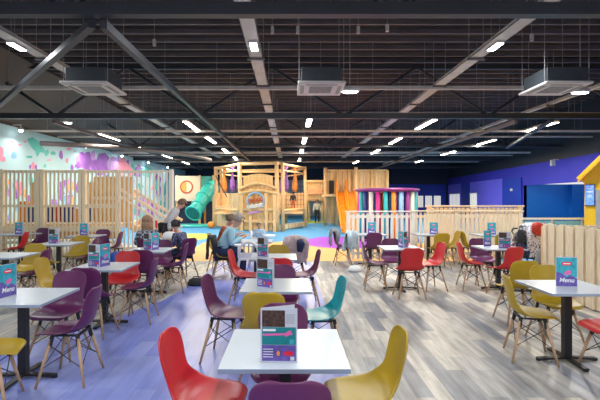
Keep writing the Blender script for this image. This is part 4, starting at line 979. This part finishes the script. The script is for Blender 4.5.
drape('coat', 'mauve grey coat hung over a chair back behind the third central table', .09, 8.12, .96, 10, .34, .50, .17, 'coatg', lining='navy')
drape('coat', 'dark grey coat over the chair by the white picket fence', 1.08, 10.72, .90, 90, .36, .36, .14, 'coatd')
drape('coat', 'pale blue-grey coat over the chair beside the white picket fence', 1.42, 10.30, .88, 60, .34, .42, .14, 'coatw')
drape('coat', 'charcoal coat hung over the chair of the woman in pale blue', -1.60, 8.85, .90, 100, .36, .42, .12, 'dkc')
def bag(label, x, y, z, w, h, d, m, rz=0, name='handbag'):
    t = thing(name, label, 'bag', (x, y, z), math.radians(rz))
    MB().lathe([(.35, 0), (.5, .04), (.52, .35), (.42, .8), (.25, 1.0)], (0, 0, 0), 14, sx=1, sy=1).build('bag_body', M[m], t, True)
    t.children[0].scale = (w, d, h)
    MB().path([(-w*.25, 0, h*.9), (-w*.18, 0, h*1.2), (w*.18, 0, h*1.2), (w*.25, 0, h*.9)], .008, 6).build('handle', M['dkc'], t, True)
bag('bright blue bag on the chair beside the woman in plaid', -3.0, 7.62, .455, .34, .26, .26, 'bagb')
bag('white bag on the table behind the woman in plaid', -2.62, 9.5, .754, .34, .16, .24, 'bagw')
bag('white bag on the floor under the coats by the picket fence', 1.45, 9.75, .003, .30, .14, .2, 'bagw', 20)
bag('white bag on the floor by the end of the plank partition', 4.15, 7.9, .003, .34, .30, .22, 'bagw')
bag('charcoal bag on the floor by the woman in pale blue', -1.75, 8.2, .003, .36, .14, .22, 'dkc')
t = thing('pushchair', 'pushchair with a white and navy print cover beside the partition', 'pushchair', (4.98, 9.0, .003), math.radians(20))
for sx in (-1, 1):
    for sy in (-1, 1):
        w_ = MB().path([(sx*.26, sy*.32+.11*math.cos(k*PI/8), .115+.11*math.sin(k*PI/8)) for k in range(16)], .018, 6, closed=True).build('wheel', M['shoe'], t, True)
        MB().tube((sx*.26-.02, sy*.32, .115), (sx*.26+.02, sy*.32, .115), .03, n=8).build('hub', M['galv'], w_, True)
    MB().tube((sx*.24, -.32, .12), (sx*.24, .25, .95), .014, n=6).build('frame_tube', M['black'], t, True)
    MB().tube((sx*.24, .32, .12), (sx*.24, -.1, .60), .014, n=6).build('frame_tube', M['black'], t, True)
MB().path([(-.24, .25, .95), (-.15, .30, 1.0), (.15, .30, 1.0), (.24, .25, .95)], .018, 8).build('handle', M['black'], t, True)
MB().prism([(-.23, -.34, .42), (-.23, .14, .40), (-.23, .20, .72), (-.23, -.02, .70), (-.23, -.30, .56)], (.46, 0, 0)).build('seat_unit', M['navy'], t, bevel=.03)
hb = MB(); n1 = 10
for i in range(n1+1):
    a_ = PI*(.0+.95*i/n1)
    for j in range(9):
        u = -1+2*j/8; hb.v.append((u*.30, -.05-.30*math.cos(a_)*(1-.15*u*u), .68+.42*math.sin(a_)*(1-.2*u*u)))
for i in range(n1):
    for j in range(8): q_ = i*9+j; hb.f.append([q_, q_+1, q_+10, q_+9]); hb.m.append(0)
o = hb.build('printed_hood', M['buggy'], t, True); o.modifiers.new('s', 'SOLIDIFY').thickness = .02
tag(o, 'white hood with navy print')
drape('blanket', 'white blanket with navy print hanging over the pushchair', 5.02, 8.92, 1.12, 0, .44, .60, .50, 'buggy', 'blanket')
drape('red_cloth', 'red cloth laid over the top of the printed blanket', 4.90, 8.60, 1.17, 0, .15, .24, .06, 'redf', 'cloth')
bag('black bag hanging beside the pushchair hood', 4.62, 8.7, .74, .17, .28, .16, 'dkc')
bag('grey bag at the foot of the pushchair', 4.78, 8.25, .35, .24, .34, .2, 'coatd')
